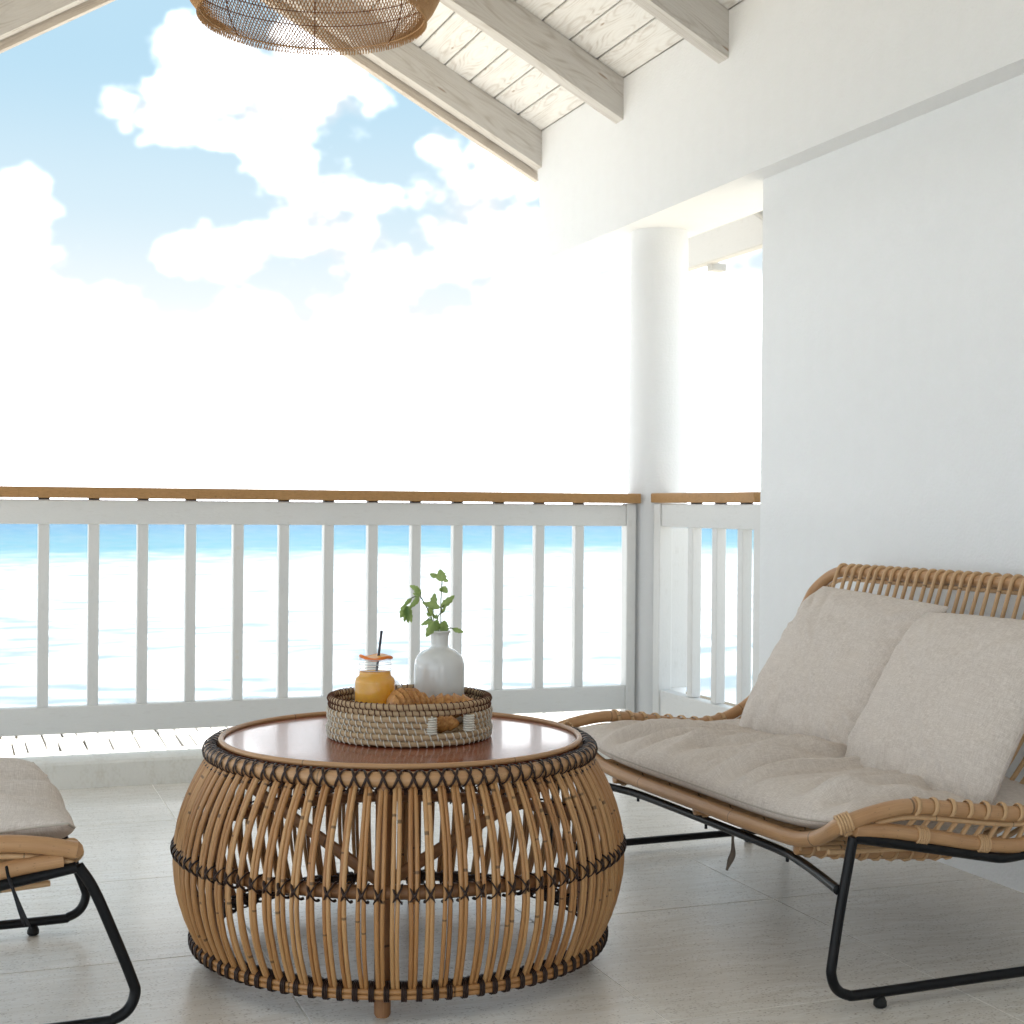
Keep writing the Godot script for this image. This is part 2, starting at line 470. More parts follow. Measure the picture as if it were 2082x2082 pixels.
func sky_color(az: float, el: float, big: FastNoiseLite, det: FastNoiseLite, heaps: Array) -> Color:
	var k := 0.76
	var air := Color(0.295, 0.435, 0.53)
	air = air.lerp(Color(0.41, 0.505, 0.56), smoothstep(17.0, 10.0, el))
	air = air.lerp(Color(0.535, 0.575, 0.59), smoothstep(11.5, 7.0, el))
	air = air.lerp(Color(0.80, 0.83, 0.84), smoothstep(8.0, 4.5, el))
	air = air.lerp(Color(2.65, 2.80, 2.92), smoothstep(5.5, 0.5, el))
	air = air * k
	air = air.lerp(Color(0.15, 0.28, 0.46), clampf((el - 22.0) / 60.0, 0.0, 1.0))
	var a := deg_to_rad(az)
	var e := deg_to_rad(el)
	var d := Vector3(sin(a) * cos(e), sin(e), -cos(a) * cos(e))
	var q := Vector3(d.x * 6.0, d.y * 9.0, d.z * 6.0)
	var body := big.get_noise_3dv(q)
	var fine := det.get_noise_3dv(q * 2.6)
	# scattered heaps all round; the ones in front of the terrace are placed
	var placed := clampf(minf(minf(az + 6.0, 46.0 - az) / 5.0, (26.0 - el) / 5.0), 0.0, 1.0)
	var f := body * 1.1 + fine * 0.35 - 0.16 - placed * 0.9
	if placed > 0.0:
		var g := -1.0
		for h in heaps:
			var dx: float = (az - h[0]) / h[2]
			var dy: float = (el - h[1]) / h[3]
			if absf(dx) > 2.8 or absf(dy) > 2.8: continue
			if dy < 0.0: dy *= 1.15
			g = maxf(g, 1.0 - sqrt(dx * dx + dy * dy))
		f = maxf(f, (g * 0.95 + body * 0.5 + fine * 0.75 - 0.02) * placed - (1.0 - placed))
	f += 0.16 * det.get_noise_3dv(q * 8.0 + Vector3(0, 7, 3))
	var dens := smoothstep(-0.14, 0.52, f)
	var puff := clampf(0.45 + 1.1 * fine + 0.5 * body + 0.35 * minf(f, 0.6), 0.0, 1.0)
	var cl := Color(0.40, 0.415, 0.43).lerp(Color(1.95, 2.0, 2.05), smoothstep(0.05, 0.75, puff))
	return air.lerp(cl, dens)

# ------------------------------------------------------------------ building
const ZF := -4.93                    # front of the kerb
const RX := 0.87                     # ridge
func y_right(x: float) -> float: return 2.391 + 0.53 * (2.32 - x)     # underside of the right rafters
func y_left(x: float) -> float: return 2.692 + 0.606 * (x - 0.112)

func prism_z(mb: Mb, poly: Array, zs: Array) -> void:   # polygon in x,y drawn out between two z per corner
	var m := poly.size()
	for j in m:
		var k := (j + 1) % m
		var a: Vector2 = poly[j]
		var b: Vector2 = poly[k]
		var nn := Vector3(b.y - a.y, a.x - b.x, 0).normalized()
		var L := (b - a).length()
		mb.flat([Vector3(a.x, a.y, zs[j][0]), Vector3(b.x, b.y, zs[k][0]), Vector3(b.x, b.y, zs[k][1]), Vector3(a.x, a.y, zs[j][1])], nn, [Vector2(zs[j][0], 0), Vector2(zs[k][0], L), Vector2(zs[k][1], L), Vector2(zs[j][1], 0)])
	for s in 2:
		var ps := []
		var us := []
		for j in m:
			ps.append(Vector3(poly[j].x, poly[j].y, zs[j][s])); us.append(Vector2(poly[j].x, poly[j].y))
		mb.flat(ps, Vector3(0, 0, -1 if s == 0 else 1), us)

func build_house() -> void:
	# floor: tiles laid on a grout bed
	var fl := thing("floor", "", "", Vector3.ZERO)
	tag(fl, "", "", "", "structure")
	var g := Mb.new()
	g.box(Vector3(0.87, -0.0508, -1.85), Vector3(3.5, 0.1, 6.5), 0.0)
	obj("grout_bed", g, M.grout, fl)
	var px := 0.607
	var pz := 0.6625
	var tiles := []
	for k in 6:
		var t := Mb.new()
		t.box(Vector3(0, -0.006, 0), Vector3(px - 0.0030, 0.012, pz - 0.0030), 0.0006, Basis(), Vector2(0, 0))
		for j in t.uv.size(): t.uv[j] = Vector2(t.v[j].x, t.v[j].z) + Vector2(0.37 * k, 0.71 * k)
		tiles.append(t.mesh())
	for ix in range(-3, 4):
		for iz in range(-3, 8):
			var xa := 1.19 + ix * px
			var za := -3.03 + iz * pz
			if xa > 2.5 or xa < -1.0 or za < -5.2: continue
			obj("tile", tiles[(ix * 5 + iz * 3 + 40) % 6], M.tile, fl, Transform3D(Basis(), Vector3(xa + px * 0.5, 0, za + pz * 0.5)))
	# kerb under the front railing
	var kb := Mb.new()
	kb.box(Vector3(0.95, -0.06, ZF - 0.08), Vector3(3.5, 0.292, 0.16), 0.008)
	tag(obj("kerb", kb, M.kerb), "", "", "", "structure")
	# right side wall with the eaves beam over it
	var rw := thing("veranda_wall", "smooth white plaster wall with a projecting beam, behind the rattan sofa", "wall")
	var a := Mb.new()
	a.box(Vector3(2.521, 0.97, -1.43), Vector3(0.238, 2.06, 5.46), 0.012)
	obj("wall_face", a, M.plaster, rw)
	a = Mb.new()
	var yt := y_right(2.32) + 0.156
	var yo := y_right(2.65) + 0.156
	prism_z(a, [Vector2(2.32, 1.985), Vector2(2.65, 1.985), Vector2(2.65, yo), Vector2(2.32, yt)], [[-5.86, 1.3], [-5.86, 1.3], [-5.97, 1.3], [-5.965, 1.3]])
	obj("eaves_beam", a, M.plaster, rw)
	# the beam over the open left side (outside the frame)
	a = Mb.new()
	prism_z(a, [Vector2(-0.60, 1.90), Vector2(-0.92, 1.90), Vector2(-0.92, y_left(-0.92) + 0.175), Vector2(-0.60, y_left(-0.60) + 0.175)], [[-5.86, 1.3], [-5.86, 1.3], [-5.97, 1.3], [-5.965, 1.3]])
	tag(obj("eaves_beam", a, M.plaster), "white plastered eaves beam over the open left side, outside the frame", "beam")
	# the house behind the camera; its unseen doorway is added to admit fill light
	var bw := thing("house_wall", "white gable wall of the house behind the camera, with an unseen doorway added for fill light", "wall")
	for pl in [[Vector2(-0.95, -0.1), Vector2(0.0, -0.1), Vector2(0.0, 2.15), Vector2(-0.95, 2.15)], [Vector2(1.2, -0.1), Vector2(2.7, -0.1), Vector2(2.7, 2.15), Vector2(1.2, 2.15)], [Vector2(-0.95, 2.15), Vector2(2.7, 2.15), Vector2(2.7, y_right(2.7) + 0.2), Vector2(RX, 3.36), Vector2(-0.95, y_left(-0.95) + 0.2)]]:
		a = Mb.new()
		var zz := []
		for p in pl: zz.append([1.301, 1.5])
		prism_z(a, pl, zz)
		obj("wall_face", a, M.plaster, bw)
	# roof
	var rf := thing("veranda_roof", "whitewashed timber gable roof of rafters and planks over the terrace", "roof")
	var zf := [-5.886, -5.05, -4.235, -3.40, -2.57, -1.73, -0.9, -0.07, 0.76]
	for side in 2:
		for k in zf.size():
			var m := Mb.new()
			var z1: float = zf[k]
			var p: Array
			if side == 0: p = [Vector2(2.335, y_right(2.335)), Vector2(2.335, y_right(2.335) + 0.156), Vector2(RX, y_right(RX) + 0.156), Vector2(RX, y_right(RX))]
			else: p = [Vector2(RX - 0.001, y_left(RX)), Vector2(RX - 0.001, y_left(RX) + 0.175), Vector2(-0.62, y_left(-0.62) + 0.175), Vector2(-0.62, y_left(-0.62))]
			prism_z(m, p, [[z1 - 0.067, z1], [z1 - 0.067, z1], [z1 - 0.067, z1], [z1 - 0.067, z1]])
			for j in m.uv.size(): m.uv[j] = Vector2((m.v[j].x) * 1.13 + k * 0.37 + side * 0.2, m.v[j].y + (m.v[j].x if side == 0 else -m.v[j].x) * 0.55 + m.v[j].z)
			obj("rafter", m, M.rafter, rf)
		var b := Mb.new()
		var q: Array
		if side == 0: q = [Vector2(2.335, y_right(2.335) - 0.036), Vector2(2.335, y_right(2.335) + 0.19), Vector2(RX, y_right(RX) + 0.19), Vector2(RX, y_right(RX) - 0.036)]
		else: q = [Vector2(RX - 0.001, y_left(RX) - 0.036), Vector2(RX - 0.001, y_left(RX) + 0.19), Vector2(-0.62, y_left(-0.62) + 0.19), Vector2(-0.62, y_left(-0.62) - 0.036)]
		var zz := []
		for j in 4: zz.append([-6.002, -5.963])
		prism_z(b, q, zz)
		for j in b.uv.size(): b.uv[j] = Vector2(b.v[j].x * 1.13, b.v[j].y + (b.v[j].x if side == 0 else -b.v[j].x) * 0.55 + b.v[j].z)
		obj("barge_board", b, M.barge, rf)
		# planks along the ridge, resting on the rafters
		var e := Vector2(-1, 0.53).normalized() if side == 0 else Vector2(1, 0.606).normalized()
		var s0 := Vector2(2.655, y_right(2.655) + 0.157) if side == 0 else Vector2(-0.93, y_left(-0.93) + 0.176)
		var up := Vector2(e.y, -e.x) if side == 0 else Vector2(-e.y, e.x)
		if up.y < 0: up = -up
		var wdt := 0.1255
		var tot := (RX - s0.x) / e.x
		var cnt := int(ceil(tot / wdt))
		var bas := Basis(Vector3(e.x, e.y, 0), Vector3(up.x, up.y, 0), Vector3(e.x, e.y, 0).cross(Vector3(up.x, up.y, 0)))
		for k in cnt:
			var w := minf(wdt, tot - k * wdt)
			if w < 0.02: continue
			var o := s0 + e * (k * wdt + w * 0.5) + up * (0.011 + rr(-0.0015, 0.0015))
			var m := Mb.new()
			m.box(Vector3(o.x, o.y, -2.25), Vector3(w - 0.005, 0.02, 7.44), 0.004, bas, Vector2(rr(0, 3), rr(0, 3)))
			obj("plank", m, M.whitewash, rf)
		var c := s0 + e * tot * 0.5 + up * 0.045
		var m2 := Mb.new()
		m2.box(Vector3(c.x, c.y, -2.25), Vector3(tot + 0.04, 0.03, 7.46), 0.0, bas)
		obj("light_leak_cover", m2, M.barge, rf)  # unseen sheet above the planks, added to block light leaks
	# round columns under the beam ends
	for s in 2:
		var cx := 2.5 if s == 0 else -0.76
		var col := Mb.new()
		var pr := []
		for k in 25: pr.append(Vector2(0.117 - 0.006 * k / 24.0, -0.05 + 2.05 * k / 24.0))
		col.lathe(Vector3(cx, 0, -5.10), pr, 48)
		tag(obj("column", col, M.plaster), "round white plastered column at the corner of the two railings" if s == 0 else "round white column at the far left corner, outside the frame", "column")
	railing_front()
	railing_side(2.43, 0)
	railing_side(-0.69, 1)
	# timber of the outer eave seen through the side opening
	var ev := thing("outer_eave", "pale weathered eave timber outside, high between column and wall", "eave")
	a = Mb.new()
	a.box(Vector3(2.925, 2.03, -3.71), Vector3(0.05, 0.152, 4.27), 0.004)
	obj("eave_board", a, M.eave, ev)
	for k in 3:
		a = Mb.new()
		a.tube([Vector3(2.60, 2.235, -4.99 + k * 0.8), Vector3(2.93, 2.06, -4.99 + k * 0.8)], 0.035, 4, false, true, 1.0, Vector3(0, 0.7, 0.7))
		obj("rafter_tail", a, M.eave, ev)
	a = Mb.new()
	a.box(Vector3(2.965, 1.942, -5.50), Vector3(0.07, 0.034, 0.05), 0.004)
	obj("bracket", a, M.eave, ev)

func railing_front() -> void:
	var r := thing("front_railing", "white timber railing with a teak handrail facing the sea", "railing", Vector3.ZERO)
	var x0 := -0.66
	var m := Mb.new()
	m.box(Vector3((x0 + 2.393) * 0.5, 0.9595, -5.06), Vector3(2.393 - x0, 0.037, 0.085), 0.003)
	obj("handrail", m, M.teak, r)
	m = Mb.new()
	m.box(Vector3((x0 + 2.342) * 0.5, 0.8955, -5.06), Vector3(2.342 - x0, 0.081, 0.045), 0.003)
	obj("top_rail", m, M.paint, r)
	m = Mb.new()
	m.box(Vector3((x0 + 2.342) * 0.5, 0.208, -5.06), Vector3(2.342 - x0, 0.09, 0.045), 0.003, Basis(), Vector2(0.4, 0.3))
	obj("bottom_rail", m, M.paint, r)
	for x in [x0 - 0.02, 2.362]:
		m = Mb.new()
		m.box(Vector3(x, 0.511, -5.06), Vector3(0.038, 0.858, 0.052), 0.003, Basis(), Vector2(x, x))
		obj("end_post", m, M.paint, r)
	var vs := []
	for k in 4:
		m = Mb.new()
		m.box(Vector3(0, 0.554, 0), Vector3(0.0355, 0.604, 0.034), 0.002, Basis(), Vector2(0.23 * k, 0.31 * k))
		vs.append(m.mesh())
	for k in range(-5, 13):
		var x := 0.2425 + 0.1592 * k
		if x < x0 + 0.05: continue
		if k == 4:
			m = Mb.new()
			m.box(Vector3(x, 0.554, -5.0575), Vector3(0.0355, 0.6045, 0.043), 0.002)
			var mid := obj("middle_post", m, M.paint, r)
			for y in [0.775, 0.42, 0.40]:           # filled knots showing through the paint
				var kn := Mb.new()
				kn.lathe(Vector3.ZERO, [Vector2(0.0065, 0), Vector2(0.0055, 0.0006), Vector2(0.003, 0.0003), Vector2(0.0001, 0.0006)], 10)
				obj("knot", kn, M.kerb, mid, Transform3D(Basis(Vector3(1, 0, 0), PI / 2), Vector3(x + rr(-0.006, 0.006), y, -5.0359)))
			continue
		obj("baluster", vs[(k + 10) % 4], M.paint, r, Transform3D(Basis(Vector3.UP, rr(-0.012, 0.012)), Vector3(x + rr(-0.001, 0.001), 0, -5.062)))
		m = Mb.new()
		m.box(Vector3(x, 0.9385, -5.06), Vector3(0.036, 0.0055, 0.03), 0.001)
		obj("shadow_spacer", m, M.binding, r)  # near-black block that paints the shadow at the baluster top

func railing_side(x: float, s: int) -> void:
	var r := thing("side_railing", "short white railing with teak handrail between the column and the wall" if s == 0 else "short white railing between left column and left wall, outside the frame", "railing")
	var m := Mb.new()
	var sx := 1.0 if s == 0 else -1.0
	m.box(Vector3(x + 0.03 * sx, 0.962, -4.606), Vector3(0.08, 0.036, 0.775), 0.003)
	obj("handrail", m, M.teak, r)
	m = Mb.new()
	m.box(Vector3(x + 0.022 * sx, 0.897, -4.575), Vector3(0.044, 0.085, 0.69), 0.003)
	obj("top_rail", m, M.paint, r)
	m = Mb.new()
	m.box(Vector3(x + 0.022 * sx, 0.198, -4.575), Vector3(0.044, 0.096, 0.69), 0.003)
	obj("bottom_rail", m, M.paint, r)
	for z in [-4.947, -4.203]:
		m = Mb.new()
		m.box(Vector3(x + 0.02 * sx, 0.475, z), Vector3(0.054, 0.93, 0.052), 0.003)
		obj("end_post", m, M.paint, r)
	m = Mb.new()
	m.box(Vector3(x + 0.10 * sx, 0.55, -4.955), Vector3(0.12, 0.6, 0.03), 0.003)
	obj("filler_board", m, M.paint, r)
	for z in [-4.698, -4.518, -4.338]:
		m = Mb.new()
		m.box(Vector3(x + 0.024 * sx, 0.552, z), Vector3(0.037, 0.608, 0.037), 0.002)
		obj("baluster", m, M.paint, r)
	for z in [-4.698, -4.518, -4.338]:
		m = Mb.new()
		m.box(Vector3(x + 0.03 * sx, 0.942, z), Vector3(0.03, 0.006, 0.036), 0.001)
		obj("shadow_spacer", m, M.binding, r)  # dark block standing in for the shade under the side handrail

# ------------------------------------------------------------------ outside
func build_outside() -> void:
	# low lean-to roof of shakes just beyond the kerb
	var lr := thing("lower_roof", "sunlit pale shake roof just beyond the kerb, under the railing", "roof")
	var u := Mb.new()
	u.box(Vector3(1.2, -0.05, -6.1), Vector3(4.6, 0.06, 1.95), 0.0)
	obj("underlay", u, M.underlay, lr)
	var z := -5.14
	for row in 4:
		var x := -0.7 - rr(0.0, 0.05)
		while x < 3.2:
			var w := rr(0.045, 0.10)
			var m := Mb.new()
			var L := rr(0.40, 0.44)
			m.box(Vector3.ZERO, Vector3(w - rr(0.004, 0.013), 0.014, L), 0.002, Basis(), Vector2(rr(0, 2), rr(0, 2)))
			obj("shake", m, M.shingle, lr, Transform3D(Basis(Vector3.UP, rr(-0.025, 0.025)) * Basis(Vector3.RIGHT, rr(0.02, 0.03)), Vector3(x + w * 0.5, 0.006 - row * 0.004 + rr(-0.002, 0.002), z - L * 0.5)))
			x += w
		z -= 0.40
	# sea: a fan of water out to the horizon, its colour by depth of the bottom (sand shelf, turquoise, deep), glare at right painted in
	var n1 := noise(41, 1.0, 4)
	var n2 := noise(42, 1.0, 3)
	var m := Mb.new()
	var rings := []
	var r := 22.0
	while r < 30000.0:
		rings.append(r)
		r *= 1.0085 if r < 900.0 else 1.12
	var angs := []
	for k in range(0, 13): angs.append(-180.0 + k * 14.0)
	for k in range(0, 241): angs.append(-8.0 + k * 0.25)
	for k in range(1, 10): angs.append(52.0 + k * 14.2)
	var ids := []
	for rad in rings:
		var row := []
		for an in angs:
			var a: float = deg_to_rad(an)
			var p := Vector3(sin(a) * rad, -5.0, -cos(a) * rad)
			# wave slopes: stretched along the shore, so that crests lie across the view
			var s := n1.get_noise_3d(p.x * 0.06, p.z * 0.15, 1.0)
			var s2 := n2.get_noise_3d(p.x * 0.22, p.z * 0.42, 2.0)
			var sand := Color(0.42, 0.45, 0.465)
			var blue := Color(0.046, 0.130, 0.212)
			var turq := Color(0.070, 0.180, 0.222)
			var shore: float = 138.0 + 30.0 * s + p.x * 0.55  # pale shelf widened to the right, painting in the glare on that side
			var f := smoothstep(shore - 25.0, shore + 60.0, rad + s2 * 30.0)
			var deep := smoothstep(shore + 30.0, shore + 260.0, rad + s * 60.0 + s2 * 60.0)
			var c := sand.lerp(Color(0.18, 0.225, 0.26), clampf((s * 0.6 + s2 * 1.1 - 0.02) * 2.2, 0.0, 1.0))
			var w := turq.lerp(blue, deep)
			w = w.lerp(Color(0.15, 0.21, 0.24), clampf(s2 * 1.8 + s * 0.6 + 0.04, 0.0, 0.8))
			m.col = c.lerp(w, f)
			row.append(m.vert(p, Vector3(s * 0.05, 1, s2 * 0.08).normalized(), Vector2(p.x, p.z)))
		ids.append(row)
	for j in ids.size() - 1:
		for k in angs.size() - 1:
			m.quad(ids[j][k], ids[j][k + 1], ids[j + 1][k + 1], ids[j + 1][k])
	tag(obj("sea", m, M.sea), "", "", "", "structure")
	var sd := Mb.new()
	sd.box(Vector3(0, -5.3, 0), Vector3(70, 0.5, 70), 0.0)
	tag(obj("beach", sd, M.sand), "", "", "", "structure")

# ------------------------------------------------------------------ coffee table
const TC := Vector3(0.848, 0, -2.913)
func stave_r(y: float) -> float:
	var a := 0.412; var b := 0.455; var c := 0.392       # radii at y 0.055, 0.24, 0.41
	var y0 := 0.055; var y1 := 0.24; var y2 := 0.412
	return a * (y - y1) * (y - y2) / ((y0 - y1) * (y0 - y2)) + b * (y - y0) * (y - y2) / ((y1 - y0) * (y1 - y2)) + c * (y - y0) * (y - y1) / ((y2 - y0) * (y2 - y1))

func circle(r: float, y: float, n := 72) -> Array:
	var o := []
	for k in n: o.append(Vector3(r * cos(TAU * k / n), y, r * sin(TAU * k / n)))
	return o

func build_table() -> void:
	var t := thing("coffee_table", "round drum coffee table of rattan staves with a polished wooden top", "coffee table", TC)
	var m := Mb.new()
	var prof := [Vector2(0.0005, 0.4455), Vector2(0.12, 0.4455), Vector2(0.24, 0.4455), Vector2(0.359, 0.4455), Vector2(0.362, 0.444), Vector2(0.362, 0.425), Vector2(0.0005, 0.425)]
	prof.reverse()
	m.lathe(Vector3.ZERO, prof, 96)
	for j in m.uv.size(): m.uv[j] = Vector2(m.v[j].x * 0.6 + m.v[j].z * 0.8, m.v[j].z * 0.6 - m.v[j].x * 0.8)
	obj("tabletop", m, M.mahogany, t)
	m = Mb.new()
	m.tube(circle(0.3665, 0.4485, 96), 0.0055, 8, true)
	obj("edging_cane", m, M.pole, t)
	m = Mb.new()
	m.tube(circle(0.3865, 0.4285, 96), 0.0145, 10, true)
	obj("rim_hoop", m, M.pole, t)
	m = Mb.new()
	m.tube(circle(0.435, 0.238, 96), 0.013, 10, true)
	obj("middle_hoop", m, M.frame_wood, t)
	for y in [0.047, 0.0565]:
		m = Mb.new()
		m.tube(circle(0.4195, y, 96), 0.0052, 8, true)
		obj("bottom_hoop", m, M.cane, t)
	m = Mb.new()
	var wav := []
	for k in 760: wav.append(0.0092 + 0.0012 * sin(k * TAU / 4.0) + rr(-0.0003, 0.0003))
	m.tube(circle(0.3965, 0.060, 760), wav, 6, true)
	obj("wound_hoop", m, M.binding, t)
	# legs and braces
	var fa := atan2(0.356, -0.136)
	for k in 4:
		var a := fa + k * PI / 2
		m = Mb.new()
		m.tube([Vector3(0.381 * cos(a), 0.0, 0.381 * sin(a)), Vector3(0.381 * cos(a), 0.006, 0.381 * sin(a)), Vector3(0.381 * cos(a), 0.2, 0.381 * sin(a)), Vector3(0.381 * cos(a), 0.418, 0.381 * sin(a))], [0.012, 0.0155, 0.016, 0.0155], 12)
		obj("leg", m, M.frame_wood, t)
	for s in [-1.0, 1.0]:
		m = Mb.new()
		var b: float = fa + s * 1.06
		m.tube([Vector3(0.372 * cos(fa + s * 0.03), 0.243, 0.372 * sin(fa + s * 0.03)), Vector3(0.37 * cos(b), 0.408, 0.37 * sin(b))], 0.0125, 8, false, true, 0.5, Vector3.UP)
		obj("brace", m, M.frame_wood, t)
	# staves: pairs of thin canes, one mesh for each of eight bends
	var N := 94
	var vs := []
	for q in 8:
		m = Mb.new()
		var pts := []
		var jx := rr(-0.003, 0.003)
		var jy := rr(-0.002, 0.002)
		for k in 15:
			var f := k / 14.0
			var y := 0.05 + f * 0.366
			pts.append(Vector3(stave_r(y) + sin(f * PI) * rr(-0.0008, 0.0008), y, sin(f * PI) * jx + sin(f * TAU) * jy))
		m.tube(pts, rr(0.0040, 0.0047), 7, false, true, 1.0, Vector3(0, 0, 1), rr(0, 1))
		vs.append(m.mesh())
	var mats := [M.cane, M.cane, M.cane_pale, M.cane_dark, M.cane, M.cane_pale]
	for k in N:
		var a := TAU * k / N + rr(-0.006, 0.006)
		for s in [-1.0, 1.0]:
			var q := Transform3D(Basis(Vector3.UP, -(a + s * (0.0099 + rr(-0.0010, 0.0010)))), Vector3.ZERO)
			obj("stave", vs[rng.randi() % 8], mats[rng.randi() % 6], t, q)
	# lashings: a cross at the rim and the middle hoop for every pair, a band at the foot
	var cross := Mb.new()
	for s in [-1.0, 1.0]:
		var pts := []
		for k in 12:
			var f := k / 11.0
			var an := -2.3 + f * 3.7                     # over the rim from the inside to the outside below
			pts.append(Vector3(0.3865 + 0.0168 * sin(an + 1.57), 0.4285 + 0.0168 * -cos(an + 1.57) * -1.0, s * (f - 0.5) * 0.028))
		var p2 := []
		for k in 12:
			var an := 2.4 - 3.9 * k / 11.0
			p2.append(Vector3(0.3865 + 0.0170 * cos(an), 0.4285 + 0.0170 * sin(an), s * (k / 11.0 - 0.5) * 0.027))
		p2.append(Vector3(0.400, 0.405, s * 0.0145))
		cross.tube(p2, 0.0025, 6, false, true, 0.4, Vector3(0, 0, 1))
	var cmesh := cross.mesh()
	var xm := Mb.new()
	for s in [-1.0, 1.0]:
		xm.tube(smooth([Vector3(0.4400, 0.238 - 0.0155, -0.0085 * s), Vector3(0.4520, 0.238 - 0.0145, -0.0078 * s), Vector3(0.4605, 0.238 - 0.007, -0.0042 * s), Vector3(0.4628, 0.238, 0.0), Vector3(0.4600, 0.238 + 0.007, 0.0042 * s), Vector3(0.4510, 0.238 + 0.0145, 0.0078 * s), Vector3(0.4390, 0.238 + 0.0155, 0.0085 * s)], 3), 0.0031, 6, false, true, 0.55, Vector3(0, 0.7, 0.7 * s))
	var xmesh := xm.mesh()
	var bm := Mb.new()
	for s in [-0.0035, 0.0, 0.0035]:
		bm.tube(smooth([Vector3(0.396, 0.068, s), Vector3(0.414, 0.0685, s), Vector3(0.4255, 0.062, s), Vector3(0.427, 0.052, s), Vector3(0.4245, 0.042, s), Vector3(0.412, 0.0385, s), Vector3(0.392, 0.043, s), Vector3(0.386, 0.056, s)], 2, true), 0.002, 5, true)
	var bmesh := bm.mesh()
	for k in N:
		var a := TAU * k / N
		obj("binding", cmesh, M.binding, t, Transform3D(Basis(Vector3.UP, -a + rr(-0.006, 0.006)), Vector3(0, rr(-0.001, 0.001), 0)))
		obj("binding", xmesh, M.binding, t, Transform3D(Basis(Vector3.UP, -a + rr(-0.004, 0.004)), Vector3(0, rr(-0.001, 0.001), 0)))
		obj("binding", bmesh, M.binding, t, Transform3D(Basis(Vector3.UP, -a - PI / N + rr(-0.006, 0.006)), Vector3.ZERO))

# ------------------------------------------------------------------ rattan lounge (sofa and armchair)
# local axes: x from the front to the wall, z towards the near end (t = -z), length L between the two leg frames
func P3(s: float, y: float, t: float) -> Vector3: return Vector3(s, y, -t)

func ring_wrap(mb: Mb, p: Vector3, axis: Vector3, r: float, turns: int, w: float) -> void:
	var a := axis.normalized()
	var u := a.cross(Vector3(0.3, 1, 0.2)).normalized()
	var w2 := a.cross(u)
	for k in turns:
		var o := p + a * (k - (turns - 1) * 0.5) * w
		var c := []
		for j in 14: c.append(o + (u * cos(TAU * j / 14) + w2 * sin(TAU * j / 14)) * r)
		mb.tube(c, w * 0.55, 5, true)

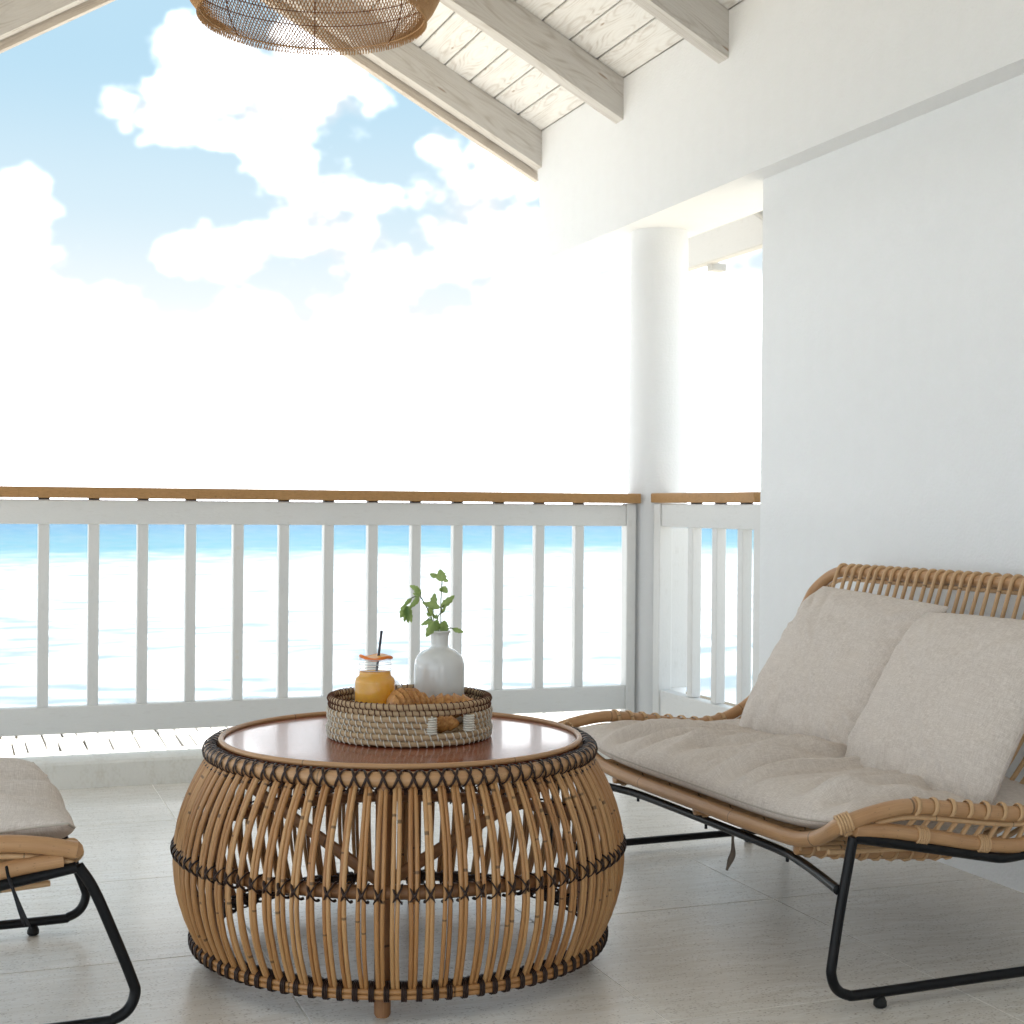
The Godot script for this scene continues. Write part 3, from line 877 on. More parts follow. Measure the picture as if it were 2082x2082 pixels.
func build_lounge(t: Node3D, L: float, dt: float, db: float, dy: float) -> void:
	var arm_side := func(tt: float) -> Array:            # arm pole and back upright in the plane t = tt
		return [P3(-0.076, 0.347 + dy, tt), P3(-0.03, 0.358 + dy, tt), P3(0.03, 0.367 + dy, tt), P3(0.085, 0.367 + dy, tt), P3(0.18, 0.354 + dy, tt), P3(0.27, 0.341 + dy, tt), P3(0.35, 0.336 + dy, tt), P3(0.435, 0.353 + dy, tt), P3(0.52, 0.402 + dy, tt), P3(0.60, 0.495 + dy, tt), P3(0.685, 0.655 + dy, tt)]
	# the pole that goes round: near arm, back, far arm
	var pts := []
	for p in arm_side.call(0.0): pts.append(p)
	pts.append(P3(0.71, 0.70 + dy, 0.008))
	pts.append(P3(0.735, 0.738 + dy, 0.045))
	pts.append(P3(0.742, 0.752 + dy, 0.10))
	for k in 5: pts.append(P3(0.742, 0.752 + dy, lerpf(0.2, L - 0.2, k / 4.0)))
	pts.append(P3(0.742, 0.752 + dy, L - 0.10))
	pts.append(P3(0.735, 0.738 + dy, L - 0.045))
	pts.append(P3(0.71, 0.70 + dy, L - 0.008))
	var back: Array = arm_side.call(L)
	back.reverse()
	for p in back: pts.append(p)
	var m := Mb.new()
	m.tube(smooth(pts, 5), 0.0152, 12)
	obj("arm_and_back_pole", m, M.pole, t)
	# thin cane that follows it on the inside
	var thin := []
	for p in smooth(pts, 3):
		var q: Vector3 = p
		thin.append(q + Vector3(0.004, -0.0215, 0.006 if q.z < -L * 0.5 else -0.006))
	m = Mb.new()
	m.tube(thin, 0.0058, 7)
	obj("inner_cane", m, M.strip, t)
	# front pole
	var f := [P3(-0.074, 0.349 + dy, -0.002), P3(-0.075, 0.334 + dy, 0.028), P3(-0.062, 0.312 + dy, 0.075), P3(-0.052, 0.289 + dy, 0.135), P3(-0.048, 0.274 + dy, 0.215)]
	var mid := maxi(1, int((L - 0.6) / 0.15))
	for k in mid: f.append(P3(-0.046, 0.270 + dy, lerpf(0.32, L - 0.32, (k + 0.5) / mid)))
	f.append_array([P3(-0.048, 0.276 + dy, L - 0.225), P3(-0.052, 0.293 + dy, L - 0.14), P3(-0.058, 0.316 + dy, L - 0.075), P3(-0.066, 0.337 + dy, L - 0.028), P3(-0.074, 0.349 + dy, L + 0.002)])
	var fs := smooth(f, 6)
	m = Mb.new()
	m.tube(fs, 0.0156, 12)
	obj("front_pole", m, M.pole, t)
	m = Mb.new()
	ring_wrap(m, P3(-0.076, 0.347 + dy, 0.004), Vector3(0.9, 0.35, 0.35), 0.0165, 5, 0.0055)
	obj("joint_wrap", m, M.strip, t)
	m = Mb.new()
	ring_wrap(m, P3(-0.07, 0.342 + dy, L - 0.02), Vector3(0.3, 0.5, 0.9), 0.0165, 5, 0.0055)
	obj("joint_wrap", m, M.strip, t)
	# lower side poles along both ends
	for e in 2:
		var tt := 0.004 if e == 0 else L - 0.004
		m = Mb.new()
		m.tube(smooth([P3(-0.055, 0.332 + dy, tt), P3(0.02, 0.325 + dy, tt), P3(0.11, 0.309 + dy, tt), P3(0.19, 0.292 + dy, tt), P3(0.265, 0.280 + dy, tt), P3(0.34, 0.275 + dy, tt), P3(0.43, 0.30 + dy, tt + (0.02 if e == 0 else -0.02)), P3(0.50, 0.365 + dy, tt + (0.02 if e == 0 else -0.02))], 5), 0.0148, 12)
		var lp := obj("side_pole", m, M.pole, t)
		for q in [[0.094, 0.3115, -0.16], [0.238, 0.284, -0.14]]:
			m = Mb.new()
			ring_wrap(m, P3(q[0], q[1] + dy, tt), Vector3(1, q[2], 0), 0.0162, 5, 0.0052)
			obj("joint_wrap", m, M.strip, lp)
		# lattice of short canes between the side pole and the arm
		for k in 11:
			var s := 0.055 + k * 0.0335
			var lo := P3(s, 0.325 - 0.135 * (s + 0.0) + dy, tt)
			if s > 0.3: lo.y = 0.279 + dy
			var hi := P3(s + 0.042, 0.345 - maxf(0, s - 0.05) * 0.09 + dy, tt + (0.012 if e == 0 else -0.012))
			m = Mb.new()
			m.tube([lo, lo.lerp(hi, 0.5), hi], 0.0052, 6)
			obj("lattice_cane", m, M.strip, t)
		# strips wound over the arm
		for k in 10:
			var s := 0.075 + k * 0.0405
			if s > 0.43: continue
			var yp := 0.367 - maxf(0, s - 0.085) * 0.125 + dy
			if s > 0.35: yp = 0.336 + pow((s - 0.33) / 0.1, 2) * 0.017 + dy
			var c := []
			for j in 10:
				var an := -0.9 + TAU * 0.78 * j / 9.0
				c.append(P3(s + 0.016 * j / 9.0, yp + 0.0172 * sin(an), tt + (1.0 if e == 1 else -1.0) * 0.0172 * cos(an) - (0.004 if e == 0 else -0.004)))
			m = Mb.new()
			m.tube(c, 0.0056, 5, false, true, 0.35, Vector3(1, 0, 0))
			obj("arm_wrap", m, M.strip, t)
	# seat rails under the canes, wound with cane
	for tt in [L * 0.18, L * 0.5, L * 0.82]:
		if L < 1.0: break
		m = Mb.new()
		var c := smooth([P3(-0.03, 0.248 + dy, tt), P3(0.15, 0.225 + dy, tt), P3(0.35, 0.212 + dy, tt), P3(0.46, 0.24 + dy, tt)], 8)
		m.tube(c, 0.0125, 10)
		var sr := obj("seat_rail", m, M.pole, t)
		m = Mb.new()
		var h := []
		for j in 140:
			var q: Vector3 = c[int(j / 140.0 * (c.size() - 1))]
			var q2: Vector3 = c[mini(int(j / 140.0 * (c.size() - 1)) + 1, c.size() - 1)]
			var fr := fmod(j / 140.0 * (c.size() - 1), 1.0)
			h.append(q.lerp(q2, fr) + Vector3(0, sin(j * 0.75) * 0.0145, cos(j * 0.75) * 0.0145))
		m.tube(h, 0.003, 5)
		obj("winding", m, M.strip, sr)
	# canes: over the back pole, down the back and forward under the seat cushion
	var nb := int((L - 0.16) / 0.0338)
	var vs := []
	for q in 4:
		m = Mb.new()
		var w := rr(-0.001, 0.001)
		var c := smooth([Vector3(0.748, 0.733, 0), Vector3(0.7595, 0.747, 0), Vector3(0.752, 0.767, 0), Vector3(0.735, 0.7685, 0), Vector3(0.7235, 0.755, 0), Vector3(0.712, 0.722, w), Vector3(0.675, 0.62, w), Vector3(0.60, 0.465, -w), Vector3(0.52, 0.355, 0), Vector3(0.43, 0.285, w), Vector3(0.30, 0.252, 0), Vector3(0.15, 0.262, w), Vector3(0.0, 0.268, 0), Vector3(-0.044, 0.2705, 0)], 3)
		m.tube(c, 0.0054, 7, false, true, 1.0, Vector3(0, 0, 1), q * 0.3)
		vs.append(m.mesh())
	for k in nb:
		var tt := 0.08 + (L - 0.16) * (k + 0.5) / nb
		obj("back_cane", vs[k % 4], M.slat, t, Transform3D(Basis(Vector3.UP, rr(-0.006, 0.006)), Vector3(0, dy, -tt)))
	# black steel leg frames and cross tubes
	var sr := 0.0098
	for e in 2:
		var tt := 0.0 if e == 0 else L
		m = Mb.new()
		var loop := [P3(0.62, 0.325 + dy, tt), P3(0.40, 0.262 + dy, tt), P3(0.345, 0.256 + dy, tt), P3(0.29, 0.253 + dy, tt), P3(0.24, 0.261 + dy, tt), P3(0.1, 0.289 + dy, tt), P3(-0.035 + dt, 0.315 + dy, tt), P3(-0.055 + dt, 0.318 + dy, tt)]
		m.tube(smooth(loop.slice(0, 7), 4) + [loop[7]], sr, 10)
		var legs := smooth([P3(-0.058 + dt, 0.320 + dy, tt), P3(-0.07 + lerpf(dt, db, 0.25), 0.262, tt), P3(-0.085 + lerpf(dt, db, 0.55), 0.19, tt), P3(-0.101 + lerpf(dt, db, 0.93), 0.098, tt), P3(-0.103 + db, 0.072, tt), P3(-0.092 + db, 0.046, tt), P3(-0.068 + db, 0.032, tt), P3(-0.03 + db, 0.0285, tt), P3(0.2, 0.0285, tt), P3(0.52, 0.0285, tt), P3(0.60, 0.032, tt), P3(0.622, 0.06, tt), P3(0.62, 0.10, tt), P3(0.615, 0.2, tt), P3(0.61, 0.335 + dy, tt)], 5)
		m.tube(legs, sr, 10)
		var lf := obj("leg_frame", m, M.steel, t)
		for s in [0.005 + db, 0.50]:
			m = Mb.new()
			m.lathe(P3(s, 0, tt), [Vector2(0.0005, 0.0), Vector2(0.009, 0.0005), Vector2(0.0125, 0.004), Vector2(0.0125, 0.011), Vector2(0.008, 0.021), Vector2(0.0005, 0.0225)], 14)
			obj("foot_glide", m, M.rubber, lf)
	if L > 1.0:
		m = Mb.new()
		m.tube(smooth([P3(-0.085, 0.224, 0.008), P3(-0.05, 0.223, 0.12), P3(-0.02, 0.222, 0.23), P3(-0.005, 0.222, 0.33), P3(-0.002, 0.222, L * 0.5), P3(-0.005, 0.222, L - 0.33), P3(-0.02, 0.222, L - 0.23), P3(-0.05, 0.223, L - 0.12), P3(-0.085, 0.224, L - 0.008)], 5), sr * 0.95, 10)
		var ct := obj("cross_tube", m, M.steel, t)
		for k in 3:
			m = Mb.new()
			m.tube([P3(-0.002, 0.214, lerpf(0.3, L - 0.3, k * 0.5)), P3(-0.002, 0.203, lerpf(0.3, L - 0.3, k * 0.5))], 0.0035, 6)
			obj("screw", m, M.steel, ct)
	m = Mb.new()
	m.tube([P3(0.58, 0.262 + dy, 0.0), P3(0.58, 0.262 + dy, L)], sr * 0.95, 10)
	obj("cross_tube", m, M.steel, t)

# a filled cushion: a, b run over its face; f(a, b) gives the middle surface, up its thickness direction
func cushion(sa: float, sb: float, thick: float, lowt: float, base: Callable, up: Callable, wr: Callable, sub := 56, pw := 2.6) -> Mb:
	var m := Mb.new()
	for side in [1.0, -1.0]:
		var P := []
		var U := []
		for j in sub + 1:
			var b := sin((j * 2.0 / sub - 1.0) * PI / 2)
			var row := []
			var ur := []
			for k in sub + 1:
				var a := sin((k * 2.0 / sub - 1.0) * PI / 2)
				var ea := pow(absf(a), pw)
				var eb := pow(absf(b), pw)
				var prof := pow(maxf((1.0 - ea) * (1.0 - eb), 0.0), 0.48)
				# sides drawn in a little between the corners
				var pa := a * (1.0 - 0.045 * (1.0 - b * b))
				var pb := b * (1.0 - 0.03 * (1.0 - a * a))
				var p: Vector3 = base.call(pa, pb)
				var h := (thick if side > 0 else lowt) * prof
				if side > 0: h += wr.call(a, b) * minf(prof * 1.6, 1.0)
				row.append(p + (up.call(pa, pb) as Vector3) * h * side)
				ur.append(Vector2(pa * sa, pb * sb))
			P.append(row); U.append(ur)
		m.grid(P, U, side)
	return m

func rim_points(sa: float, base: Callable, per := 30) -> Array:
	var out := []
	for e in 4:
		for k in per:
			var f := sin((k * 2.0 / per - 1.0) * PI / 2)
			var a: float = [f, 1.0, -f, -1.0][e]
			var b: float = [-1.0, f, 1.0, -f][e]
			out.append(base.call(a * (1.0 - 0.045 * (1.0 - b * b)), b * (1.0 - 0.03 * (1.0 - a * a))))
	return out

func seat_cushion(root: Node3D, L: float, dy: float, label: String, sd: int, plump: float, fwd: float) -> void:
	var o := thing("seat_cushion", label, "cushion", root.position, root.rotation.y, "linen seat cushions on the rattan seats")
	var n := noise(sd, 1.0, 1)
	var base := func(a: float, b: float) -> Vector3:
		var t := L * 0.5 + b * (L * 0.5 - 0.02)
		var s := 0.255 + a * 0.325 - fwd * smoothstep(0.5, -1.0, a)
		var edge := pow(absf(b), 5.0)
		var front := smoothstep(0.2, -1.0, a)
		var y := 0.313 + 0.032 * edge * (0.4 + 0.6 * front) - 0.004 * (1.0 - front)
		s += 0.035 * edge * front
		return P3(s, y + dy, t)
	var fr := RandomNumberGenerator.new()
	fr.seed = sd
	var folds := []
	for k in int(L * 12.0):
		folds.append([(k + 0.5) / int(L * 12.0) * L - L * 0.5 + fr.randf_range(-0.05, 0.05), fr.randf_range(-0.6, 0.25), fr.randf_range(0.003, 0.009), fr.randf_range(0.016, 0.032), fr.randf_range(0.20, 0.38), fr.randf_range(0, 6), fr.randf_range(0.10, 0.34), fr.randf_range(0.014, 0.023)])
	var wr := func(a: float, b: float) -> float:
		var u := a * 0.33
		var w := b * L * 0.5
		# folds run back from the front edge, each with its own place, slant, width and length
		var h := 0.012 * n.get_noise_3d(w * 4.0, u * 3.0, 9.0)
		for q in folds:
			var along: float = (a + 1.0) * 0.33
			var d: float = w - q[0] - q[1] * along - q[2] * sin(along * 11.0 + q[5])
			var fade: float = smoothstep(q[4], q[4] * 0.35, absf(along - q[6]))
			var x: float = d / q[3]
			h += q[7] * fade * (exp(-x * x) - 0.55 * exp(-pow(x + 1.7, 2.0) * 0.8))
		return h
	var m := cushion(0.33, L * 0.5, 0.064 * plump, 0.044 * plump, base, func(_a, _b): return Vector3.UP, wr, 128, 4.0)
	obj("cover", m, M.linen, o)
	var pp2 := Mb.new()
	pp2.tube(rim_points(1.0, base), 0.0022, 5, true)
	obj("piping", pp2, M.piping, o)

func pillow(root: Node3D, label: String, c: Vector3, w: float, h: float, tilt: float, roll: float, yaw: float, sd: int) -> void:
	# c in the sofa's own axes; face turned to the front (-x) and up
	var o := thing("throw_pillow", label, "pillow", root.position + root.basis * c, root.rotation.y, "linen pillows against the sofa back")
	var n := noise(sd, 1.0, 3)
	var nrm := Vector3(-sin(tilt), cos(tilt), 0)          # tilt: angle of the face from lying flat
	var along := Vector3(0, 0, -1)
	var upv := Vector3(cos(tilt), sin(tilt), 0)
	var B := Basis(Vector3.UP, yaw) * Basis(nrm, roll)
	nrm = B * nrm; along = B * along; upv = B * upv
	var base := func(a: float, b: float) -> Vector3:
		return along * (b * w * 0.5) + upv * (a * h * 0.5) - nrm * (0.02 * pow(absf(a * b), 2.0))
	var wr := func(a: float, b: float) -> float:
		var q := n.get_noise_3d(a * 2.2 + b * 0.8, b * 2.0 - a * 0.6, 1.0)
		var corner := pow(absf(a * b), 1.2)
		var rad := n.get_noise_3d(atan2(a, b) * 5.0, 0.4 * (absf(a) + absf(b)), 5.0)
		return 0.010 * q + 0.022 * rad * (0.25 + corner) - 0.004 * maxf(0.0, -a) * absf(n.get_noise_2d(b * 6.0, a * 1.5))
	var m := cushion(h * 0.5, w * 0.5, 0.078, 0.055, base, func(_a, _b): return nrm, wr, 64)
	obj("cover", m, M.linen, o)
	var pp2 := Mb.new()
	pp2.tube(rim_points(1.0, base, 20), 0.0013, 5, true)
	obj("seam", pp2, M.linen, o)

func build_seating() -> void:
	var so := thing("rattan_sofa", "wide rattan sofa on black steel sled legs against the white wall", "sofa", Vector3(1.59, 0, -2.302), deg_to_rad(2.2))
	var L := 1.255
	build_lounge(so, L, 0.0, 0.0, 0.0)
	seat_cushion(so, L, 0.0, "long rumpled linen seat cushion on the rattan sofa", 51, 1.0, 0.0)
	pillow(so, "square linen pillow on the sofa, farther from the camera and half behind the other", Vector3(0.435, 0.520, -0.775), 0.50, 0.47, deg_to_rad(58), deg_to_rad(-3), deg_to_rad(2), 61)
	pillow(so, "square linen pillow on the sofa, nearer the camera, cut by the right edge", Vector3(0.390, 0.488, -0.30), 0.50, 0.49, deg_to_rad(59), deg_to_rad(1), deg_to_rad(-2), 62)
	var rb := Mb.new()
	rb.tube(smooth([P3(0.052, 0.205, 0.60), P3(0.05, 0.18, 0.598), P3(0.052, 0.15, 0.60), P3(0.045, 0.13, 0.602), P3(0.038, 0.112, 0.603)], 4), [0.0035, 0.0035, 0.0032, 0.003, 0.003, 0.0035, 0.004, 0.005, 0.006, 0.0068, 0.007, 0.0068, 0.006, 0.005, 0.004, 0.0032, 0.003], 6, false, true, 0.25, Vector3(0.8, 0, 0.5))
	var rn := obj("tie_ribbon", rb, M.ribbon, self, Transform3D(so.basis, so.position))
	tag(rn, "thin brown cushion tie hanging under the sofa seat", "ribbon")
	# armchair across the table: the same kind of frame turned round, one seat wide
	var ch := thing("rattan_armchair", "rattan armchair on black sled legs at the left edge, facing the sofa", "armchair", Vector3(0.073, 0, -3.28), PI + deg_to_rad(2.7))
	var L2 := 0.68
	build_lounge(ch, L2, -0.022, -0.074, -0.018)
	seat_cushion(ch, L2, 0.026, "plump linen seat cushion on the armchair at the left edge", 57, 0.95, 0.03)
	rb = Mb.new()
	for k in 5:
		var d := (k - 2) * 0.0035
		rb.tube([Vector3(0.068, 0.318, -2.571), Vector3(0.071, 0.302, -2.570), Vector3(0.080, 0.275, -2.570), Vector3(0.092 + d * 0.4, 0.240, -2.571), Vector3(0.101 + d, 0.220 + rr(-0.008, 0.004), -2.56)], [0.0045, 0.0052, 0.0050, 0.0038, 0.0016], 5, false, true, 0.5)
	tag(obj("tie_ribbon", rb, M.ribbon_dark), "frayed dark cushion tie hanging from the armchair frame", "ribbon")

# ------------------------------------------------------------------ on the table
const TRAY := Vector3(0.868, 0.4465, -2.925)
func build_tray() -> void:
	var t := thing("serving_tray", "round coiled seagrass tray with stitched rim and handle slot, on the table", "tray", TRAY)
	var ra := 0.163
	var notch_a := deg_to_rad(75.6)           # azimuth of the handle slot, from +x towards +z
	var nw := deg_to_rad(30.0)
	var m: Mb
	var rc := 0.0063
	# base: coils spiralling in
	m = Mb.new()
	var k := 0
	while ra - 0.004 - k * 0.0125 > 0.01:
		m.tube(circle(ra - 0.004 - k * 0.0125, 0.0075, 40), 0.0066, 6, true)
		k += 1
	obj("base_coil", m, M.seagrass, t)
	var stw := Mb.new()
	var stb := Mb.new()
	for row in 7:
		var y := 0.0075 + row * 0.0119
		var r := ra + 0.002 * sin(row * 2.1)
		for part in 2:
			var slot := row >= 2 and row <= 4
			if part == 1 and not slot: continue
			var p := []
			var N := 64
			var a0 := 0.0
			var a1 := TAU
			if slot:
				if part == 0: a0 = notch_a + nw * 0.5; a1 = notch_a + PI - nw * 0.5
				else: a0 = notch_a + PI + nw * 0.5; a1 = notch_a + TAU - nw * 0.5
				N = 32
			for j in N + (1 if slot else 0):
				var a := a0 + (a1 - a0) * j / N
				p.append(Vector3(r * cos(a), y + 0.0006 * sin(a * 9.0 + row), r * sin(a)))
			m = Mb.new()
			m.tube(p, rc, 8, not slot)
			obj("wall_coil", m, M.seagrass, t)
			# stitches
			var cnt := int((a1 - a0) * r / (0.0125 if row >= 5 else 0.0160))
			for j in cnt:
				var a := a0 + (a1 - a0) * (j + (0.5 if row % 2 else 0.0)) / cnt + rr(-0.008, 0.008)
				var e := Vector3(cos(a), 0, sin(a))
				var tg := Vector3(-sin(a), 0, cos(a))
				var c := Vector3(r * cos(a), y, r * sin(a))
				if row >= 5:
					var lp := []
					for q in 8: lp.append(c + (e * cos(TAU * q / 8) + Vector3.UP * sin(TAU * q / 8)) * (rc + 0.0012) + tg * 0.0016 * sin(TAU * q / 8))
					stb.tube(lp, 0.0011, 4, true)
				else:
					var lp := []
					for q in 6:
						var an := -1.05 + 2.1 * q / 5.0
						lp.append(c + (e * cos(an) + Vector3.UP * sin(an) * 1.05) * (rc + 0.0012) + tg * 0.0024 * sin(an))
					stw.tube(lp, 0.0014, 4)
	for s in [-1.0, 1.0]:
		for hside in 2:
			var a: float = notch_a + PI * hside + s * (nw * 0.5 + 0.012)
			for q in 7:
				var lp := []
				var y := 0.028 + q * 0.0048
				for u in 10:
					var an := TAU * u / 10
					var rad := Vector3(cos(a), 0, sin(a)) * cos(an) * 0.0098
					lp.append(Vector3(ra * cos(a), y, ra * sin(a)) + rad + Vector3(-sin(a), 0, cos(a)) * sin(an) * 0.0095)
				stw.tube(lp, 0.0026, 4, true)
	var w := obj("white_stitching", stw, M.thread_white, t)
	w.set_meta("kind", "stuff")
	var b := obj("brown_stitching", stb, M.thread_brown, t)
	b.set_meta("kind", "stuff")

const JAR := Vector3(0.793, 0.4607, -2.925)
const VASE := Vector3(0.951, 0.4607, -2.985)
func build_breakfast() -> void:
	# handled jar of juice
	var j := thing("juice_jar", "handled glass jar of orange juice standing in the tray", "jar", JAR)
	var outer := [Vector2(0.0005, 0.0), Vector2(0.036, 0.0), Vector2(0.0410, 0.003), Vector2(0.0425, 0.010), Vector2(0.0426, 0.05), Vector2(0.0426, 0.099), Vector2(0.0423, 0.1035), Vector2(0.0408, 0.1075), Vector2(0.0380, 0.1110), Vector2(0.0350, 0.1135), Vector2(0.0338, 0.121), Vector2(0.0345, 0.1225), Vector2(0.0352, 0.1245), Vector2(0.0345, 0.1265), Vector2(0.0335, 0.129), Vector2(0.0335, 0.133), Vector2(0.0347, 0.1355), Vector2(0.0347, 0.138), Vector2(0.0335, 0.1405), Vector2(0.0335, 0.1445), Vector2(0.0342, 0.1465), Vector2(0.0335, 0.148)]
	var m := Mb.new()
	m.lathe(Vector3.ZERO, outer, 40)
	var gl := obj("glass", m, M.glass, j)
	for q in [[0.0349, 0.1245], [0.0345, 0.1368], [0.0338, 0.1468]]:
		m = Mb.new()
		m.tube(circle(q[0], q[1], 40), 0.0012, 6, true)
		obj("thread", m, M.glass_edge, gl)
	m = Mb.new()
	m.lathe(Vector3.ZERO, [Vector2(0.0005, 0.004), Vector2(0.036, 0.004), Vector2(0.0395, 0.006), Vector2(0.0406, 0.011), Vector2(0.0407, 0.02), Vector2(0.0407, 0.098), Vector2(0.0405, 0.1015), Vector2(0.0393, 0.1055), Vector2(0.0365, 0.1090), Vector2(0.0335, 0.1112), Vector2(0.0322, 0.1140), Vector2(0.0320, 0.1195), Vector2(0.0312, 0.1203), Vector2(0.0005, 0.1203)], 40)
	obj("juice", m, M.juice, j)
	m = Mb.new()
	var hp := []
	for k in 13:
		var a := -1.45 + 2.9 * k / 12.0
		hp.append(Vector3(0.040 + 0.021 * cos(a), 0.062 + 0.035 * sin(a), 0))
	m.tube(smooth(hp, 2), 0.0042, 10)
	obj("handle", m, M.glass_edge, j, Transform3D(Basis(Vector3.UP, deg_to_rad(8)), Vector3.ZERO))
	# slice of orange across the mouth, bent
	m = Mb.new()
	var P := []
	var U := []
	for r in 6:
		var row := []
		var ur := []
		for k in 33:
			var a := TAU * k / 32
			var q := r / 5.0
			var x := 0.032 * q * cos(a)
			var z := 0.031 * q * sin(a)
			row.append(Vector3(x, 0.0025 - 6.0 * x * x * signf(1.0) + 0.0035 * sin(x * 95.0) + 0.09 * x * -1.0 + 8.0 * x * x, z)); ur.append(Vector2(x, z))
		P.append(row); U.append(ur)
	m.grid(P, U, 1.0)
	var P2 := []
	for row in P:
		var r2 := []
		for p in row: r2.append(p - Vector3(0, 0.0055, 0))
		P2.append(r2)
	m.grid(P2, U, -1.0)
	var sl := thing("orange_slice", "curled slice of orange lying over the mouth of the juice jar", "fruit slice", JAR + Vector3(0.002, 0.149, 0))
	obj("flesh", m, M.orange, sl)
	m = Mb.new()
	var edge := []
	for p in P[5]: edge.append(p - Vector3(0, 0.0027, 0))
	edge.pop_back()
	m.tube(edge, 0.0034, 6, true)
	obj("peel", m, M.peel, sl)
	m = Mb.new()
	m.tube([JAR + Vector3(-0.006, 0.05, 0.004), JAR + Vector3(0.0145, 0.2035, -0.004)], 0.0028, 10)
	tag(obj("drinking_straw", m, M.straw), "black drinking straw standing in the juice jar", "straw")
	# bottle vase
	m = Mb.new()
	m.lathe(Vector3.ZERO, [Vector2(0.0005, 0), Vector2(0.048, 0), Vector2(0.0525, 0.003), Vector2(0.054, 0.009), Vector2(0.0541, 0.06), Vector2(0.0541, 0.116), Vector2(0.0537, 0.1245), Vector2(0.0518, 0.1335), Vector2(0.0478, 0.1420), Vector2(0.0415, 0.1495), Vector2(0.0330, 0.1550), Vector2(0.0250, 0.1585), Vector2(0.0205, 0.1605), Vector2(0.0188, 0.164), Vector2(0.0186, 0.170), Vector2(0.0196, 0.186), Vector2(0.0208, 0.1905), Vector2(0.0228, 0.1925), Vector2(0.0234, 0.1945), Vector2(0.0226, 0.1968), Vector2(0.021, 0.1972), Vector2(0.0188, 0.1945), Vector2(0.017, 0.185), Vector2(0.0165, 0.15), Vector2(0.0005, 0.14)], 48)
	var v := thing("bottle_vase", "white glazed bottle vase holding leafy sprigs, in the tray", "vase", VASE)
	obj("body", m, M.ceramic, v)
	build_sprig()
	# croissants
	croissant("croissant", "croissant at the bottom of the pile, its end showing through the tray's handle slot", Vector3(0.868, 0.486, -2.822), 0.066, 0.027, 0.05, 73)
	croissant("croissant", "short plump croissant on top of the pile, in front of the juice jar", Vector3(0.838, 0.520, -2.858), 0.048, 0.038, 0.3, 71)
	croissant("croissant", "long flat flaky croissant on top of the pile, in front of the white vase", Vector3(0.932, 0.512, -2.865), 0.066, 0.030, -0.2, 72)

func croissant(called: String, label: String, at: Vector3, half: float, rad: float, turn: float, sd: int) -> void:
	var n := noise(sd, 1.0, 3)
	var P := []
	var U := []
	var R := 44
	for r in R + 1:
		var f := r * 2.0 / R - 1.0
		var row := []
		var ur := []
		var env := pow(maxf(1.0 - pow(absf(f), 2.2), 0.0), 0.55)
		var seg := fmod(absf(f) * 3.5 + 0.5, 1.0)               # overlapping turns of the dough
		var stepv := 0.80 + 0.26 * (1.0 - seg)
		var c := Vector3(f * half, 0, 0.42 * half * f * f)
		for k in 25:
			var a := TAU * k / 24
			var rr2 := rad * env * stepv * (1.0 + 0.10 * n.get_noise_3d(f * 5.0, cos(a) * 2.0, sin(a) * 2.0))
			row.append(c + Vector3(0, sin(a) * rr2 * 0.88, cos(a) * rr2))
			ur.append(Vector2(f, a))
		P.append(row); U.append(ur)
	var m := Mb.new()
	m.grid(P, U, -1.0, true)
	var o := obj(called, m, M.pastry, self, Transform3D(Basis(Vector3.UP, turn), at))
	tag(o, label, "croissant", "croissants piled in the tray")

